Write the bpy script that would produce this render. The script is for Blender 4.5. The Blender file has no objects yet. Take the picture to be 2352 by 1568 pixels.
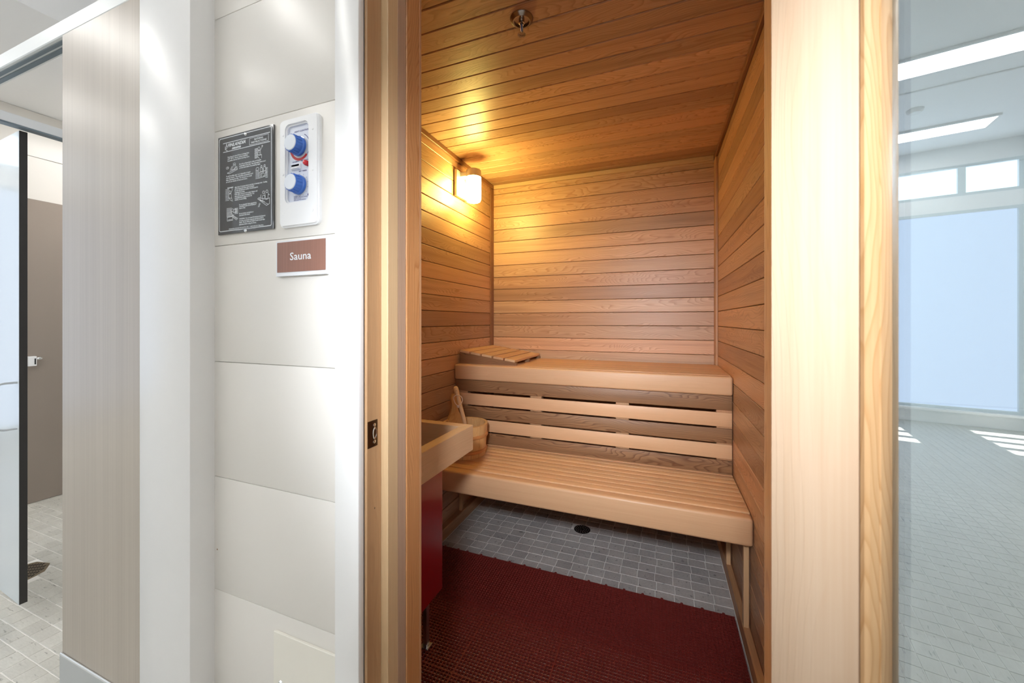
import bpy, bmesh, math, random
from mathutils import Matrix, Vector
R = random.Random(7)
PI = math.pi
D = bpy.data
C = bpy.context.scene.collection
S = bpy.context.scene

# ---------------------------------------------------------------- camera
cam_d = D.cameras.new('camera'); cam = D.objects.new('camera', cam_d); C.objects.link(cam)
cam_d.sensor_width = 36; cam_d.lens = 36*879.4/2352
cam_d.shift_y = -47.8/2352
cam_d.clip_start = 0.01
cam_d.dof.use_dof = True; cam_d.dof.focus_distance = 1.7; cam_d.dof.aperture_fstop = 7
cam.location = (0, 0, 1.14); cam.rotation_euler = (PI/2, 0, 0.368935)
S.camera = cam

# ---------------------------------------------------------------- world, sun, big lamps, exposure
w = D.worlds.new('world'); S.world = w; w.use_nodes = True
bg = w.node_tree.nodes['Background']; bg.inputs[0].default_value = (0.62, 0.78, 1, 1); bg.inputs[1].default_value = 1.2
S.view_settings.view_transform = 'Standard'; S.view_settings.look = 'None'
S.view_settings.exposure = 0.0; S.view_settings.gamma = 1; S.view_settings.use_curve_mapping = False
try:
    S.cycles.use_denoising = True; S.cycles.denoiser = 'OPENIMAGEDENOISE'
    S.cycles.max_bounces = 10; S.cycles.diffuse_bounces = 6; S.cycles.glossy_bounces = 5
    S.cycles.transmission_bounces = 8; S.cycles.transparent_max_bounces = 12
    S.cycles.sample_clamp_indirect = 8; S.cycles.caustics_reflective = False; S.cycles.caustics_refractive = False
except Exception: pass

K = dict(strip=10.2, window=1.45, upper=2.6, lamp=98.0, flash=6.3, sun=22.0, shower=22.0)

def lamp(name, kind, loc, energy, color=(1, 1, 1), **kw):
    l = D.lights.new(name, kind); l.energy = energy; l.color = color
    tgt = kw.pop('target', None)
    for k, v in kw.items(): setattr(l, k, v)
    o = D.objects.new(name, l); C.objects.link(o); o.location = loc
    if tgt is not None:
        o.rotation_euler = (Vector(tgt)-Vector(loc)).to_track_quat('-Z', 'Y').to_euler()
    return o
lamp('sun', 'SUN', (-4.9, -6, 6), K['sun'], (1, .96, .9), angle=0.006, target=(-4.9, -6+5.4, 0.6))
# the photographer's flash, aimed through the doorway
lamp('camera_flash', 'AREA', (-0.04, -0.32, 1.50), K['flash'], (.88, .93, 1), shape='DISK', size=0.16,
     spread=math.radians(63), target=(-0.25, 2.0, 0.72))

# ---------------------------------------------------------------- node helpers
def newmat(name):
    m = D.materials.new(name); m.use_nodes = True
    nt = m.node_tree; nt.nodes.clear()
    out = nt.nodes.new('ShaderNodeOutputMaterial'); b = nt.nodes.new('ShaderNodeBsdfPrincipled')
    nt.links.new(b.outputs[0], out.inputs[0])
    return m, nt, b, out
def N(nt, t, **kw):
    n = nt.nodes.new(t)
    for k, v in kw.items():
        if k.startswith('i_'):
            key = k[2:]
            key = int(key) if key.isdigit() else key.replace('_', ' ')
            n.inputs[key].default_value = v
        else: setattr(n, k, v)
    return n
def L(nt, a, b): nt.links.new(a, b)
def math_n(nt, op, a, b=None, c=None):
    n = nt.nodes.new('ShaderNodeMath'); n.operation = op
    for i, v in enumerate((a, b, c)):
        if v is None: continue
        if isinstance(v, (int, float)): n.inputs[i].default_value = v
        else: nt.links.new(v, n.inputs[i])
    return n.outputs[0]
def mixc(nt, fac, a, b, mode='MIX'):
    n = nt.nodes.new('ShaderNodeMix'); n.data_type = 'RGBA'; n.blend_type = mode; n.clamp_factor = True
    for i, v in ((0, fac), (6, a), (7, b)):
        if isinstance(v, (int, float)): n.inputs[i].default_value = v
        elif isinstance(v, tuple): n.inputs[i].default_value = (*v, 1) if len(v) == 3 else v
        else: nt.links.new(v, n.inputs[i])
    return n.outputs[2]
def ramp(nt, fac, stops, interp='LINEAR'):
    n = nt.nodes.new('ShaderNodeValToRGB'); n.color_ramp.interpolation = interp
    e = n.color_ramp.elements
    while len(e) < len(stops): e.new(0.5)
    for i, (p, c) in enumerate(stops):
        e[i].position = p; e[i].color = (*c, 1) if len(c) == 3 else c
    nt.links.new(fac, n.inputs[0]); return n.outputs[0]
def plain(name, col, rough=.5, metal=0, coat=0, spec=.5, noise=0, nscale=40, bump=0):
    m, nt, b, o = newmat(name)
    b.inputs['Base Color'].default_value = (*col, 1); b.inputs['Roughness'].default_value = rough
    b.inputs['Metallic'].default_value = metal; b.inputs['Coat Weight'].default_value = coat
    b.inputs['Specular IOR Level'].default_value = spec
    tc = N(nt, 'ShaderNodeTexCoord')
    nz = N(nt, 'ShaderNodeTexNoise', i_Scale=nscale, i_Detail=4.0); L(nt, tc.outputs['Object'], nz.inputs['Vector'])
    if noise:
        L(nt, mixc(nt, nz.outputs[0], tuple(c*(1-noise) for c in col), tuple(min(1, c*(1+noise)) for c in col)), b.inputs['Base Color'])
    if bump:
        bp = N(nt, 'ShaderNodeBump', i_Strength=bump, i_Distance=.002); L(nt, nz.outputs[0], bp.inputs['Height']); L(nt, bp.outputs[0], b.inputs['Normal'])
    return m
def emit(name, col, s):
    m = D.materials.new(name); m.use_nodes = True; nt = m.node_tree; nt.nodes.clear()
    out = nt.nodes.new('ShaderNodeOutputMaterial'); e = nt.nodes.new('ShaderNodeEmission')
    e.inputs[0].default_value = (*col, 1); e.inputs[1].default_value = s; nt.links.new(e.outputs[0], out.inputs[0]); return m

def wood(name, light, mid, dark, var=.35, rough=.42, ring=1.0, streak=.5, hue=.5, coat=0.0, tint=(1.12, .86, .74)):
    """local X runs with the grain"""
    m, nt, b, out = newmat(name)
    tc = N(nt, 'ShaderNodeTexCoord'); oi = N(nt, 'ShaderNodeObjectInfo')
    rnd = oi.outputs['Random']
    r2 = math_n(nt, 'FRACT', math_n(nt, 'MULTIPLY', rnd, 37.17)); r3 = math_n(nt, 'FRACT', math_n(nt, 'MULTIPLY', rnd, 91.73))
    r4 = math_n(nt, 'FRACT', math_n(nt, 'MULTIPLY', rnd, 191.3))
    off = N(nt, 'ShaderNodeCombineXYZ')
    L(nt, math_n(nt, 'MULTIPLY', rnd, 40.0), off.inputs[0]); L(nt, math_n(nt, 'MULTIPLY', r2, 9.0), off.inputs[1]); L(nt, math_n(nt, 'MULTIPLY', r3, 9.0), off.inputs[2])
    add = N(nt, 'ShaderNodeVectorMath', operation='ADD'); L(nt, tc.outputs['Object'], add.inputs[0]); L(nt, off.outputs[0], add.inputs[1])
    sep = N(nt, 'ShaderNodeSeparateXYZ'); L(nt, tc.outputs['Object'], sep.inputs[0])
    # slow warp along the board
    mp = N(nt, 'ShaderNodeMapping'); mp.inputs['Scale'].default_value = (1.6, 7, 7); L(nt, add.outputs[0], mp.inputs[0])
    nw = N(nt, 'ShaderNodeTexNoise', i_Scale=1.0, i_Detail=2.5, i_Roughness=.5); L(nt, mp.outputs[0], nw.inputs['Vector'])
    warp = math_n(nt, 'MULTIPLY', math_n(nt, 'SUBTRACT', nw.outputs[0], .5), .17*ring)
    # pith position varies board to board: near pith gives cathedrals, far gives straight grain
    py = math_n(nt, 'MULTIPLY', math_n(nt, 'SUBTRACT', r2, .5), .26)
    pz = math_n(nt, 'ADD', math_n(nt, 'MULTIPLY', r3, .07), .012)
    dy = math_n(nt, 'ADD', sep.outputs[1], py); dz = math_n(nt, 'ADD', sep.outputs[2], pz)
    rad = math_n(nt, 'ADD', math_n(nt, 'SQRT', math_n(nt, 'ADD', math_n(nt, 'MULTIPLY', dy, dy), math_n(nt, 'MULTIPLY', dz, dz))), warp)
    ph = math_n(nt, 'FRACT', math_n(nt, 'MULTIPLY', rad, math_n(nt, 'ADD', math_n(nt, 'MULTIPLY', r4, 130.0), 120.0)))
    late = ramp(nt, ph, [(0, (0, 0, 0)), (.62, (.25, .25, .25)), (.9, (1, 1, 1)), (1, (0, 0, 0))])
    # fine fibre
    mf = N(nt, 'ShaderNodeMapping'); mf.inputs['Scale'].default_value = (5, 330, 330); L(nt, add.outputs[0], mf.inputs[0])
    nf = N(nt, 'ShaderNodeTexNoise', i_Scale=1.0, i_Detail=3.0); L(nt, mf.outputs[0], nf.inputs['Vector'])
    # broad streaks
    ms = N(nt, 'ShaderNodeMapping'); ms.inputs['Scale'].default_value = (1.2, 34, 34); L(nt, add.outputs[0], ms.inputs[0])
    ns = N(nt, 'ShaderNodeTexNoise', i_Scale=1.0, i_Detail=3.0); L(nt, ms.outputs[0], ns.inputs['Vector'])
    c = mixc(nt, math_n(nt, 'MULTIPLY', late, .8*ring), light, mid)
    c = mixc(nt, math_n(nt, 'MULTIPLY', ramp(nt, nf.outputs[0], [(.38, (0, 0, 0)), (.75, (1, 1, 1))]), .42), c, mid)
    c = mixc(nt, math_n(nt, 'MULTIPLY', ramp(nt, ns.outputs[0], [(.5, (0, 0, 0)), (.78, (1, 1, 1))]), streak), c, dark)
    # board-to-board tone and hue
    c = mixc(nt, math_n(nt, 'MULTIPLY', r4, hue), c, mixc(nt, 1.0, c, tint, 'MULTIPLY'))
    v = math_n(nt, 'ADD', math_n(nt, 'MULTIPLY', rnd, var), 1-var*.6)
    hsv = N(nt, 'ShaderNodeHueSaturation'); L(nt, c, hsv.inputs['Color']); L(nt, v, hsv.inputs['Value'])
    L(nt, hsv.outputs[0], b.inputs['Base Color'])
    L(nt, math_n(nt, 'ADD', math_n(nt, 'MULTIPLY', nf.outputs[0], .16), rough-.08), b.inputs['Roughness'])
    b.inputs['Coat Weight'].default_value = coat; b.inputs['Coat Roughness'].default_value = .25
    bp = N(nt, 'ShaderNodeBump', i_Strength=.25, i_Distance=.0006)
    L(nt, math_n(nt, 'ADD', nf.outputs[0], math_n(nt, 'MULTIPLY', late, .5)), bp.inputs['Height']); L(nt, bp.outputs[0], b.inputs['Normal'])
    return m

M = {}
M['cedar'] = wood('cedar_plank', (.64, .405, .245), (.43, .235, .12), (.27, .135, .068), var=.46, rough=.40, hue=.6, streak=.55, ring=1.15, tint=(1.0, .84, .80))
M['cedar_trim'] = wood('cedar_trim', (.50, .29, .15), (.36, .19, .09), (.26, .13, .06), var=.15, ring=.4, streak=.3)
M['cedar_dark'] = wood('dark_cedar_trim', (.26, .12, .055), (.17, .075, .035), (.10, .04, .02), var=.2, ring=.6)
M['slat_light'] = wood('pale_bench_wood', (.67, .43, .235), (.57, .34, .175), (.46, .255, .12), var=.16, rough=.45, ring=.45, streak=.35, hue=.35)
M['fascia'] = wood('bench_fascia_wood', (.64, .40, .225), (.56, .33, .175), (.46, .25, .12), var=.05, rough=.45, ring=.3, streak=.22, hue=.2)
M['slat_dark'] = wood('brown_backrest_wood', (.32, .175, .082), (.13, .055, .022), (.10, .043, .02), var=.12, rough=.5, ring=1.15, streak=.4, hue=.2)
M['guard'] = wood('guard_rail_wood', (.64, .43, .25), (.55, .35, .19), (.45, .27, .14), var=.08, rough=.45, ring=.5, streak=.2, hue=.1)
M['bucket'] = wood('bucket_pine', (.72, .46, .20), (.58, .32, .12), (.45, .22, .08), var=.12, rough=.4, ring=.9, streak=.3, hue=.1)
M['hoop'] = wood('hoop_wood', (.55, .26, .09), (.42, .18, .06), (.34, .13, .04), var=.08, rough=.4, ring=.2)
M['ladle'] = wood('ladle_wood', (.74, .50, .27), (.66, .41, .2), (.5, .3, .14), var=.05, rough=.45, ring=.3, streak=.15, hue=.1)
M['jamb'] = wood('cedar_jamb', (.47, .295, .155), (.38, .22, .11), (.28, .155, .075), var=.12, rough=.42, ring=.45, streak=.35, hue=.35)
M['jamb_pale'] = wood('pale_stop_wood', (.60, .43, .25), (.53, .36, .20), (.44, .28, .14), var=.05, rough=.42, ring=.25, streak=.2, hue=.1)
M['jamb_grey'] = wood('greyed_stop_wood', (.46, .315, .22), (.36, .24, .165), (.26, .165, .11), var=.05, rough=.42, ring=.4, streak=.4, hue=.1)
M['fir'] = wood('fir_casing', (.56, .28, .115), (.38, .155, .052), (.34, .145, .05), var=.05, rough=.38, ring=1.0, streak=.15, hue=.1)
M['stile'] = wood('door_stile_wood', (.50, .375, .265), (.45, .315, .205), (.36, .215, .11), var=.05, rough=.36, ring=.3, streak=.4, hue=.1)
M['bead'] = wood('glazing_bead_wood', (.50, .32, .165), (.38, .21, .085), (.26, .12, .04), var=.05, rough=.33, ring=1.1, streak=.7, hue=.1)

M['white'] = plain('white_gloss_paint', (.80, .80, .80), .3, noise=.01)
M['panel'] = plain('cream_wall_panel', (.745, .72, .68), .3, noise=.012, nscale=3)
M['groove'] = plain('panel_backing', (.50, .48, .45), .6)
M['wallpaint'] = plain('white_wall_paint', (.88, .89, .90), .6, noise=.01)
M['ceilpaint'] = plain('white_ceiling_paint', (.90, .91, .92), .7)
M['backing'] = plain('dark_backing_board', (.10, .055, .03), .8)
M['grout'] = plain('grout', (.80, .78, .74), .85, noise=.05, nscale=80)
M['steel'] = plain('brushed_steel', (.62, .65, .68), .28, metal=1)
M['chrome'] = plain('chrome', (.78, .79, .8), .08, metal=1)
M['alum'] = plain('satin_aluminium', (.80, .82, .84), .35, metal=.55)
M['rail'] = plain('painted_head_rail', (.84, .87, .88), .35)
M['railgroove'] = plain('rail_underside', (.17, .22, .26), .4)
M['bronze'] = plain('dark_bronze', (.11, .07, .045), .28, metal=1)
M['brass_dark'] = plain('sprinkler_metal', (.28, .24, .22), .25, metal=1)
M['sconce_metal'] = plain('sconce_aluminium', (.62, .58, .60), .4, metal=.7)
M['black'] = plain('dark_edge', (.025, .023, .022), .5)
M['iron'] = plain('cast_iron_grate', (.02, .02, .022), .35, metal=.6)
M['drain_brass'] = plain('nickel_grate', (.42, .37, .27), .35, metal=1)
M['hole'] = plain('hole_black', (.004, .004, .004), .9)
M['red'] = plain('red_enamel', (.30, .004, .012), .33, coat=.25)
M['mat'] = plain('red_plastic_mat', (.175, .023, .019), .34, noise=.12, nscale=9)
M['sign_black'] = plain('black_acrylic_sign', (.055, .055, .057), .05, coat=.6)
M['print'] = plain('white_print', (.80, .84, .88), .5)
M['plastic'] = plain('white_plastic', (.86, .87, .89), .3)
M['plastic_blue'] = plain('pale_blue_panel', (.72, .76, .86), .3)
M['blue'] = plain('blue_knob', (.05, .17, .60), .35)
M['cap'] = plain('knob_cap', (.74, .79, .87), .4)
M['ink'] = plain('blue_ink', (.05, .05, .22), .6)
M['ringred'] = plain('red_ring_print', (.55, .03, .03), .5)
M['redlamp'] = plain('red_indicator', (.62, .003, .015), .15, coat=.5)
M['acrylic'] = plain('clear_acrylic_edge', (.80, .82, .86), .08, coat=.5)
M['rope'] = plain('cotton_rope', (.78, .66, .55), .8)
M['frost_white'] = plain('window_frame', (.62, .69, .72), .35)
M['cover'] = plain('access_cover_paint', (.80, .775, .70), .3)
M['rust'] = plain('rust_spot', (.25, .12, .04), .8)
M['spacer'] = plain('glazing_spacer', (.20, .25, .30), .3, metal=.5)
M['gasket'] = plain('glazing_gasket', (.05, .06, .075), .5)

def laminate(name, c1, c2, rough=.34):
    m, nt, b, o = newmat(name)
    tc = N(nt, 'ShaderNodeTexCoord'); mp = N(nt, 'ShaderNodeMapping'); mp.inputs['Scale'].default_value = (260, 260, 1.5)
    L(nt, tc.outputs['Object'], mp.inputs[0])
    n = N(nt, 'ShaderNodeTexNoise', i_Scale=1.0, i_Detail=4.0); L(nt, mp.outputs[0], n.inputs['Vector'])
    mp2 = N(nt, 'ShaderNodeMapping'); mp2.inputs['Scale'].default_value = (26, 26, .3); L(nt, tc.outputs['Object'], mp2.inputs[0])
    n2 = N(nt, 'ShaderNodeTexNoise', i_Scale=1.0, i_Detail=2.0); L(nt, mp2.outputs[0], n2.inputs['Vector'])
    f = math_n(nt, 'ADD', math_n(nt, 'MULTIPLY', n.outputs[0], .55), math_n(nt, 'MULTIPLY', n2.outputs[0], .5))
    L(nt, ramp(nt, f, [(.35, c1), (.7, c2)]), b.inputs['Base Color'])
    b.inputs['Roughness'].default_value = rough; b.inputs['Coat Weight'].default_value = .35; b.inputs['Coat Roughness'].default_value = .3
    return m
M['laminate'] = laminate('brushed_laminate', (.36, .31, .255), (.44, .385, .32))
M['brown_part'] = plain('brown_partition', (.30, .25, .215), .2, coat=.3)
M['leaf'] = plain('door_laminate_sheen', (.66, .72, .76), .18, coat=.4)  # partition laminate with the window's reflection put into its pale colour

def stone(name, c1, c2, sc=1.0, streaks=False):
    m, nt, b, o = newmat(name)
    g = N(nt, 'ShaderNodeNewGeometry'); oi = N(nt, 'ShaderNodeObjectInfo')
    vec = N(nt, 'ShaderNodeMapping'); vec.inputs['Scale'].default_value = (1, .28, 1) if not streaks else (3.2, .8, 1)
    vec.inputs['Scale'].default_value = (1, 1, 1) if not streaks else (.45, 2.0, 1)
    L(nt, g.outputs['Position'], vec.inputs[0])
    n1 = N(nt, 'ShaderNodeTexNoise', i_Scale=9.0*sc, i_Detail=5.0); L(nt, vec.outputs[0], n1.inputs['Vector'])
    n2 = N(nt, 'ShaderNodeTexNoise', i_Scale=110.0*sc, i_Detail=6.0, i_Roughness=.7); L(nt, vec.outputs[0], n2.inputs['Vector'])
    n3 = N(nt, 'ShaderNodeTexNoise', i_Scale=45.0*sc, i_Detail=3.0); L(nt, vec.outputs[0], n3.inputs['Vector'])
    f = math_n(nt, 'ADD', math_n(nt, 'MULTIPLY', n1.outputs[0], .5), math_n(nt, 'MULTIPLY', n2.outputs[0], .6))
    f = math_n(nt, 'ADD', f, math_n(nt, 'MULTIPLY', math_n(nt, 'SUBTRACT', oi.outputs['Random'], .5), .2))
    c = ramp(nt, f, [(.3, c1), (.8, c2)])
    pits = ramp(nt, n3.outputs[0], [(.30, (1, 1, 1)), (.37, (0, 0, 0))])
    c = mixc(nt, math_n(nt, 'MULTIPLY', pits, .6), c, tuple(v*.3 for v in c1))
    L(nt, c, b.inputs['Base Color']); b.inputs['Roughness'].default_value = .38 if streaks else .6
    bp = N(nt, 'ShaderNodeBump', i_Strength=.3, i_Distance=.0015); L(nt, n2.outputs[0], bp.inputs['Height']); L(nt, bp.outputs[0], b.inputs['Normal'])
    return m
M['stone'] = stone('limestone_tile', (.33, .31, .30), (.60, .565, .53))
M['stone_pale'] = stone('pale_limestone_tile', (.46, .45, .41), (.66, .65, .60), streaks=True)

# coated door glass: part transmits, part reflects
m = D.materials.new('door_glass'); m.use_nodes = True; nt = m.node_tree; nt.nodes.clear()
o_ = nt.nodes.new('ShaderNodeOutputMaterial'); mx = nt.nodes.new('ShaderNodeMixShader'); tr = nt.nodes.new('ShaderNodeBsdfTransparent'); gl = nt.nodes.new('ShaderNodeBsdfGlossy')
tr.inputs[0].default_value = (.82, .90, .92, 1); gl.inputs[0].default_value = (.95, .98, 1, 1); gl.inputs['Roughness'].default_value = 0
mx.inputs[0].default_value = .42
nt.links.new(tr.outputs[0], mx.inputs[1]); nt.links.new(gl.outputs[0], mx.inputs[2]); nt.links.new(mx.outputs[0], o_.inputs[0])
M['glass'] = m
M['e_strip'] = emit('light_diffuser', (1, .985, .95), K['strip'])
M['e_win'] = emit('frosted_daylight_pane', (.68, .80, 1.0), K['window'])
M['e_up'] = emit('clerestory_daylight_pane', (.78, .88, 1.0), K['upper'])
M['e_lamp'] = emit('sconce_glass', (1, .79, .21), K['lamp'])
M['e_shower_fill'] = emit('shower_fill_diffuser', (1, .97, .93), K['shower'])  # glow of the added lamp over the shower floor

# ---------------------------------------------------------------- object helpers
W = {}
def put(o, mat, parent):
    """o gets the world matrix mat even when it has a parent"""
    W[o.name] = mat
    if parent is not None:
        o.parent = parent; o.matrix_parent_inverse = W[parent.name].inverted()
    o.matrix_basis = mat
    return o
def empty(name, loc, label=None, cat=None, group=None, kind=None, rz=0):
    o = D.objects.new(name, None); o.empty_display_size = .05; C.objects.link(o)
    put(o, Matrix.Translation(loc) @ Matrix.Rotation(rz, 4, 'Z'), None)
    tag(o, label, cat, group, kind); return o
def tag(o, label=None, cat=None, group=None, kind=None):
    if label: o['label'] = label
    if cat: o['category'] = cat
    if group: o['group'] = group
    if kind: o['kind'] = kind
    return o
def link(name, me, mat=None, parent=None, world=None):
    if mat is not None and not me.materials: me.materials.append(mat)
    o = D.objects.new(name, me); C.objects.link(o)
    put(o, world or Matrix.Identity(4), parent); return o
def from_bm(name, bm, mat, parent=None, world=None, smooth=False):
    me = D.meshes.new(name); bm.normal_update(); bm.to_mesh(me); bm.free()
    if smooth:
        for p in me.polygons: p.use_smooth = True
    return link(name, me, mat, parent, world)
def bbox(bm, lo, hi, mtx=None):
    lo = Vector(lo); hi = Vector(hi); c = (lo+hi)/2; s = hi-lo
    mt = Matrix.Translation(c) @ Matrix.Diagonal((*s, 1))
    if mtx: mt = mtx @ mt
    return bmesh.ops.create_cube(bm, size=1, matrix=mt)['verts']
_cache = {}
AX = {'x': Vector((1, 0, 0)), 'y': Vector((0, 1, 0)), 'z': Vector((0, 0, 1)), '-x': Vector((-1, 0, 0)), '-y': Vector((0, -1, 0)), '-z': Vector((0, 0, -1))}
def board(name, lo, hi, la, na, mat, parent=None, bev=.0012, seg=1, frame=None):
    """box between lo and hi whose local X is the grain axis la and local Z the visible face normal na"""
    lo = Vector(lo); hi = Vector(hi); c = (lo+hi)/2; s = hi-lo
    x = AX[la]; z = AX[na]; y = z.cross(x)
    dim = [abs(s.dot(a)) for a in (x, y, z)]
    key = (round(dim[0], 4), round(dim[1], 4), round(dim[2], 4), bev, seg, mat.name)
    me = _cache.get(key)
    if me is None:
        bm = bmesh.new(); bbox(bm, (-dim[0]/2, -dim[1]/2, -dim[2]/2), (dim[0]/2, dim[1]/2, dim[2]/2))
        if bev: bmesh.ops.bevel(bm, geom=bm.edges[:], offset=min(bev, min(dim)*.3), segments=seg, affect='EDGES', profile=.5)
        me = D.meshes.new(name); bm.to_mesh(me); bm.free(); me.materials.append(mat); _cache[key] = me
        if seg > 1:
            for p in me.polygons: p.use_smooth = True
            me.set_sharp_from_angle(angle=math.radians(30))
    rot = Matrix(((x.x, y.x, z.x), (x.y, y.y, z.y), (x.z, y.z, z.z))).to_4x4()
    mt = Matrix.Translation(c) @ rot
    if frame is not None: mt = frame @ mt
    return link(name, me, None, parent, mt)
def box(name, lo, hi, mat, parent=None, bev=0, seg=1, frame=None):
    lo = Vector(lo); hi = Vector(hi); c = (lo+hi)/2
    bm = bmesh.new(); bbox(bm, lo-c, hi-c)
    if bev: bmesh.ops.bevel(bm, geom=bm.edges[:], offset=bev, segments=seg, affect='EDGES', profile=.5)
    mt = Matrix.Translation(c)
    if frame is not None: mt = frame @ mt
    o = from_bm(name, bm, mat, parent, mt)
    if seg > 1:
        for p in o.data.polygons: p.use_smooth = True
        o.data.set_sharp_from_angle(angle=math.radians(35))
    return o
def boxes(name, lst, mat, parent=None, kind=None, label=None):
    bm = bmesh.new()
    for lo, hi in lst: bbox(bm, lo, hi)
    o = from_bm(name, bm, mat, parent)
    tag(o, label, None, None, kind); return o
def lathe(name, prof, mat, parent=None, loc=(0, 0, 0), rot=None, n=32, smooth=True, sharp=35):
    """prof: (radius, z) list, axis local z"""
    bm = bmesh.new(); rings = []
    for r, z in prof:
        if r < 1e-6: rings.append([bm.verts.new((0, 0, z))])
        else: rings.append([bm.verts.new((r*math.cos(2*PI*i/n), r*math.sin(2*PI*i/n), z)) for i in range(n)])
    for a, b in zip(rings, rings[1:]):
        for i in range(n):
            j = (i+1) % n
            if len(a) == 1 and len(b) == 1: continue
            if len(a) == 1: bm.faces.new((a[0], b[j], b[i]))
            elif len(b) == 1: bm.faces.new((a[i], a[j], b[0]))
            else: bm.faces.new((a[i], a[j], b[j], b[i]))
    bmesh.ops.recalc_face_normals(bm, faces=bm.faces[:])
    mt = Matrix.Translation(loc)
    if rot is not None: mt = mt @ rot
    o = from_bm(name, bm, mat, parent, mt, smooth)
    if smooth: o.data.set_sharp_from_angle(angle=math.radians(sharp))
    return o
def tube(name, pts, r, mat, parent=None, n=10, closed=False, frame=None):
    bm = bmesh.new(); pts = [Vector(p) for p in pts]; k = len(pts); rings = []
    rr = r if isinstance(r, (list, tuple)) else [r]*k
    up = None
    for i, p in enumerate(pts):
        if closed: t = (pts[(i+1) % k]-pts[i-1]).normalized()
        else: t = (pts[min(i+1, k-1)]-pts[max(i-1, 0)]).normalized()
        if up is None: up = t.orthogonal().normalized()
        a = (up - t*up.dot(t)).normalized(); b = t.cross(a); up = a
        rings.append([bm.verts.new(p + a*rr[i]*math.cos(2*PI*j/n) + b*rr[i]*math.sin(2*PI*j/n)) for j in range(n)])
    m_ = k if closed else k-1
    for i in range(m_):
        A, B = rings[i], rings[(i+1) % k]
        for j in range(n): bm.faces.new((A[j], A[(j+1) % n], B[(j+1) % n], B[j]))
    if not closed: bm.faces.new(rings[0][::-1]); bm.faces.new(rings[-1])
    bmesh.ops.recalc_face_normals(bm, faces=bm.faces[:])
    o = from_bm(name, bm, mat, parent, frame, True); o.data.set_sharp_from_angle(angle=math.radians(50)); return o
def extrude_poly(name, poly, axis, a0, a1, mat, parent=None, bev=0, frame=None, seg=2):
    """poly 2D points in the two other axes (order: x->(y,z), y->(x,z), z->(x,y))"""
    bm = bmesh.new()
    def v(p, a):
        return {'x': (a, p[0], p[1]), 'y': (p[0], a, p[1]), 'z': (p[0], p[1], a)}[axis]
    A = [bm.verts.new(v(p, a0)) for p in poly]; B = [bm.verts.new(v(p, a1)) for p in poly]
    bm.faces.new(A); bm.faces.new(B[::-1])
    for i in range(len(poly)): bm.faces.new((A[i], A[(i+1) % len(poly)], B[(i+1) % len(poly)], B[i]))
    bmesh.ops.recalc_face_normals(bm, faces=bm.faces[:])
    if bev: bmesh.ops.bevel(bm, geom=bm.edges[:], offset=bev, segments=seg, affect='EDGES')
    return from_bm(name, bm, mat, parent, frame)
def rrect(x0, z0, x1, z1, r, n=6):
    pts = []
    for cx, cz, a0 in ((x1-r, z1-r, 0), (x0+r, z1-r, 90), (x0+r, z0+r, 180), (x1-r, z0+r, 270)):
        for i in range(n+1):
            a = math.radians(a0+90*i/n); pts.append((cx+r*math.cos(a), cz+r*math.sin(a)))
    return pts
def ring_plate(name, outer, inner, y0, y1, mat, parent=None, bev=0):
    """plate in the xz plane with a hole, equal point counts"""
    bm = bmesh.new(); n = len(outer)
    rows = [[bm.verts.new((p[0], y, p[1])) for p in pts] for pts, y in ((outer, y0), (outer, y1), (inner, y1), (inner, y0))]
    for a in range(4):
        A, B = rows[a], rows[(a+1) % 4]
        for i in range(n): bm.faces.new((A[i], A[(i+1) % n], B[(i+1) % n], B[i]))
    bmesh.ops.recalc_face_normals(bm, faces=bm.faces[:])
    if bev: 
        es = [e for e in bm.edges if abs(e.verts[0].co.y-y0) < 1e-6 and abs(e.verts[1].co.y-y0) < 1e-6 and e.is_manifold and abs(e.calc_face_angle(0)) > .5]
        bmesh.ops.bevel(bm, geom=es, offset=bev, segments=3, affect='EDGES')
    return from_bm(name, bm, mat, parent)
ROT_MY = Matrix.Rotation(PI/2, 4, 'X')      # local +z -> world -y
def text(s, x, z, y, size, mat, parent, align='LEFT', width=None, shear=0, bold=0, ext=.0001, name='lettering'):
    cu = D.curves.new('t', 'FONT'); cu.body = s; cu.size = size; cu.align_x = 'LEFT'; cu.resolution_u = 2; cu.shear = shear; cu.offset = bold
    o = D.objects.new('t', cu); C.objects.link(o)
    bpy.context.view_layer.update()
    me = D.meshes.new_from_object(o.evaluated_get(bpy.context.evaluated_depsgraph_get()))
    D.objects.remove(o); D.curves.remove(cu)
    xs = [v.co.x for v in me.vertices]; x0, x1 = min(xs), max(xs); sx = 1.0
    if width: sx = width/(x1-x0)
    for v in me.vertices: v.co.x = (v.co.x-x0)*sx
    wd = (x1-x0)*sx
    if align == 'CENTER':
        for v in me.vertices: v.co.x -= wd/2
    me.materials.clear()
    return link(name, me, mat, parent, Matrix.Translation((x, y, z)) @ ROT_MY)
def strokes(name, polys, wdt, y, mat, parent):
    """flat drawn lines in the xz plane facing -y"""
    bm = bmesh.new()
    for pl in polys:
        for (ax, az), (bx, bz) in zip(pl, pl[1:]):
            d = Vector((bx-ax, bz-az)); 
            if d.length < 1e-7: continue
            n = Vector((-d.y, d.x)).normalized()*wdt/2; e = d.normalized()*wdt*.3
            q = [(ax-e.x+n.x, az-e.y+n.y), (ax-e.x-n.x, az-e.y-n.y), (bx+e.x-n.x, bz+e.y-n.y), (bx+e.x+n.x, bz+e.y+n.y)]
            bm.faces.new([bm.verts.new((p[0], y, p[1])) for p in q])
    return from_bm(name, bm, mat, parent)
def struct(o): o['kind'] = 'structure'; return o

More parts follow.
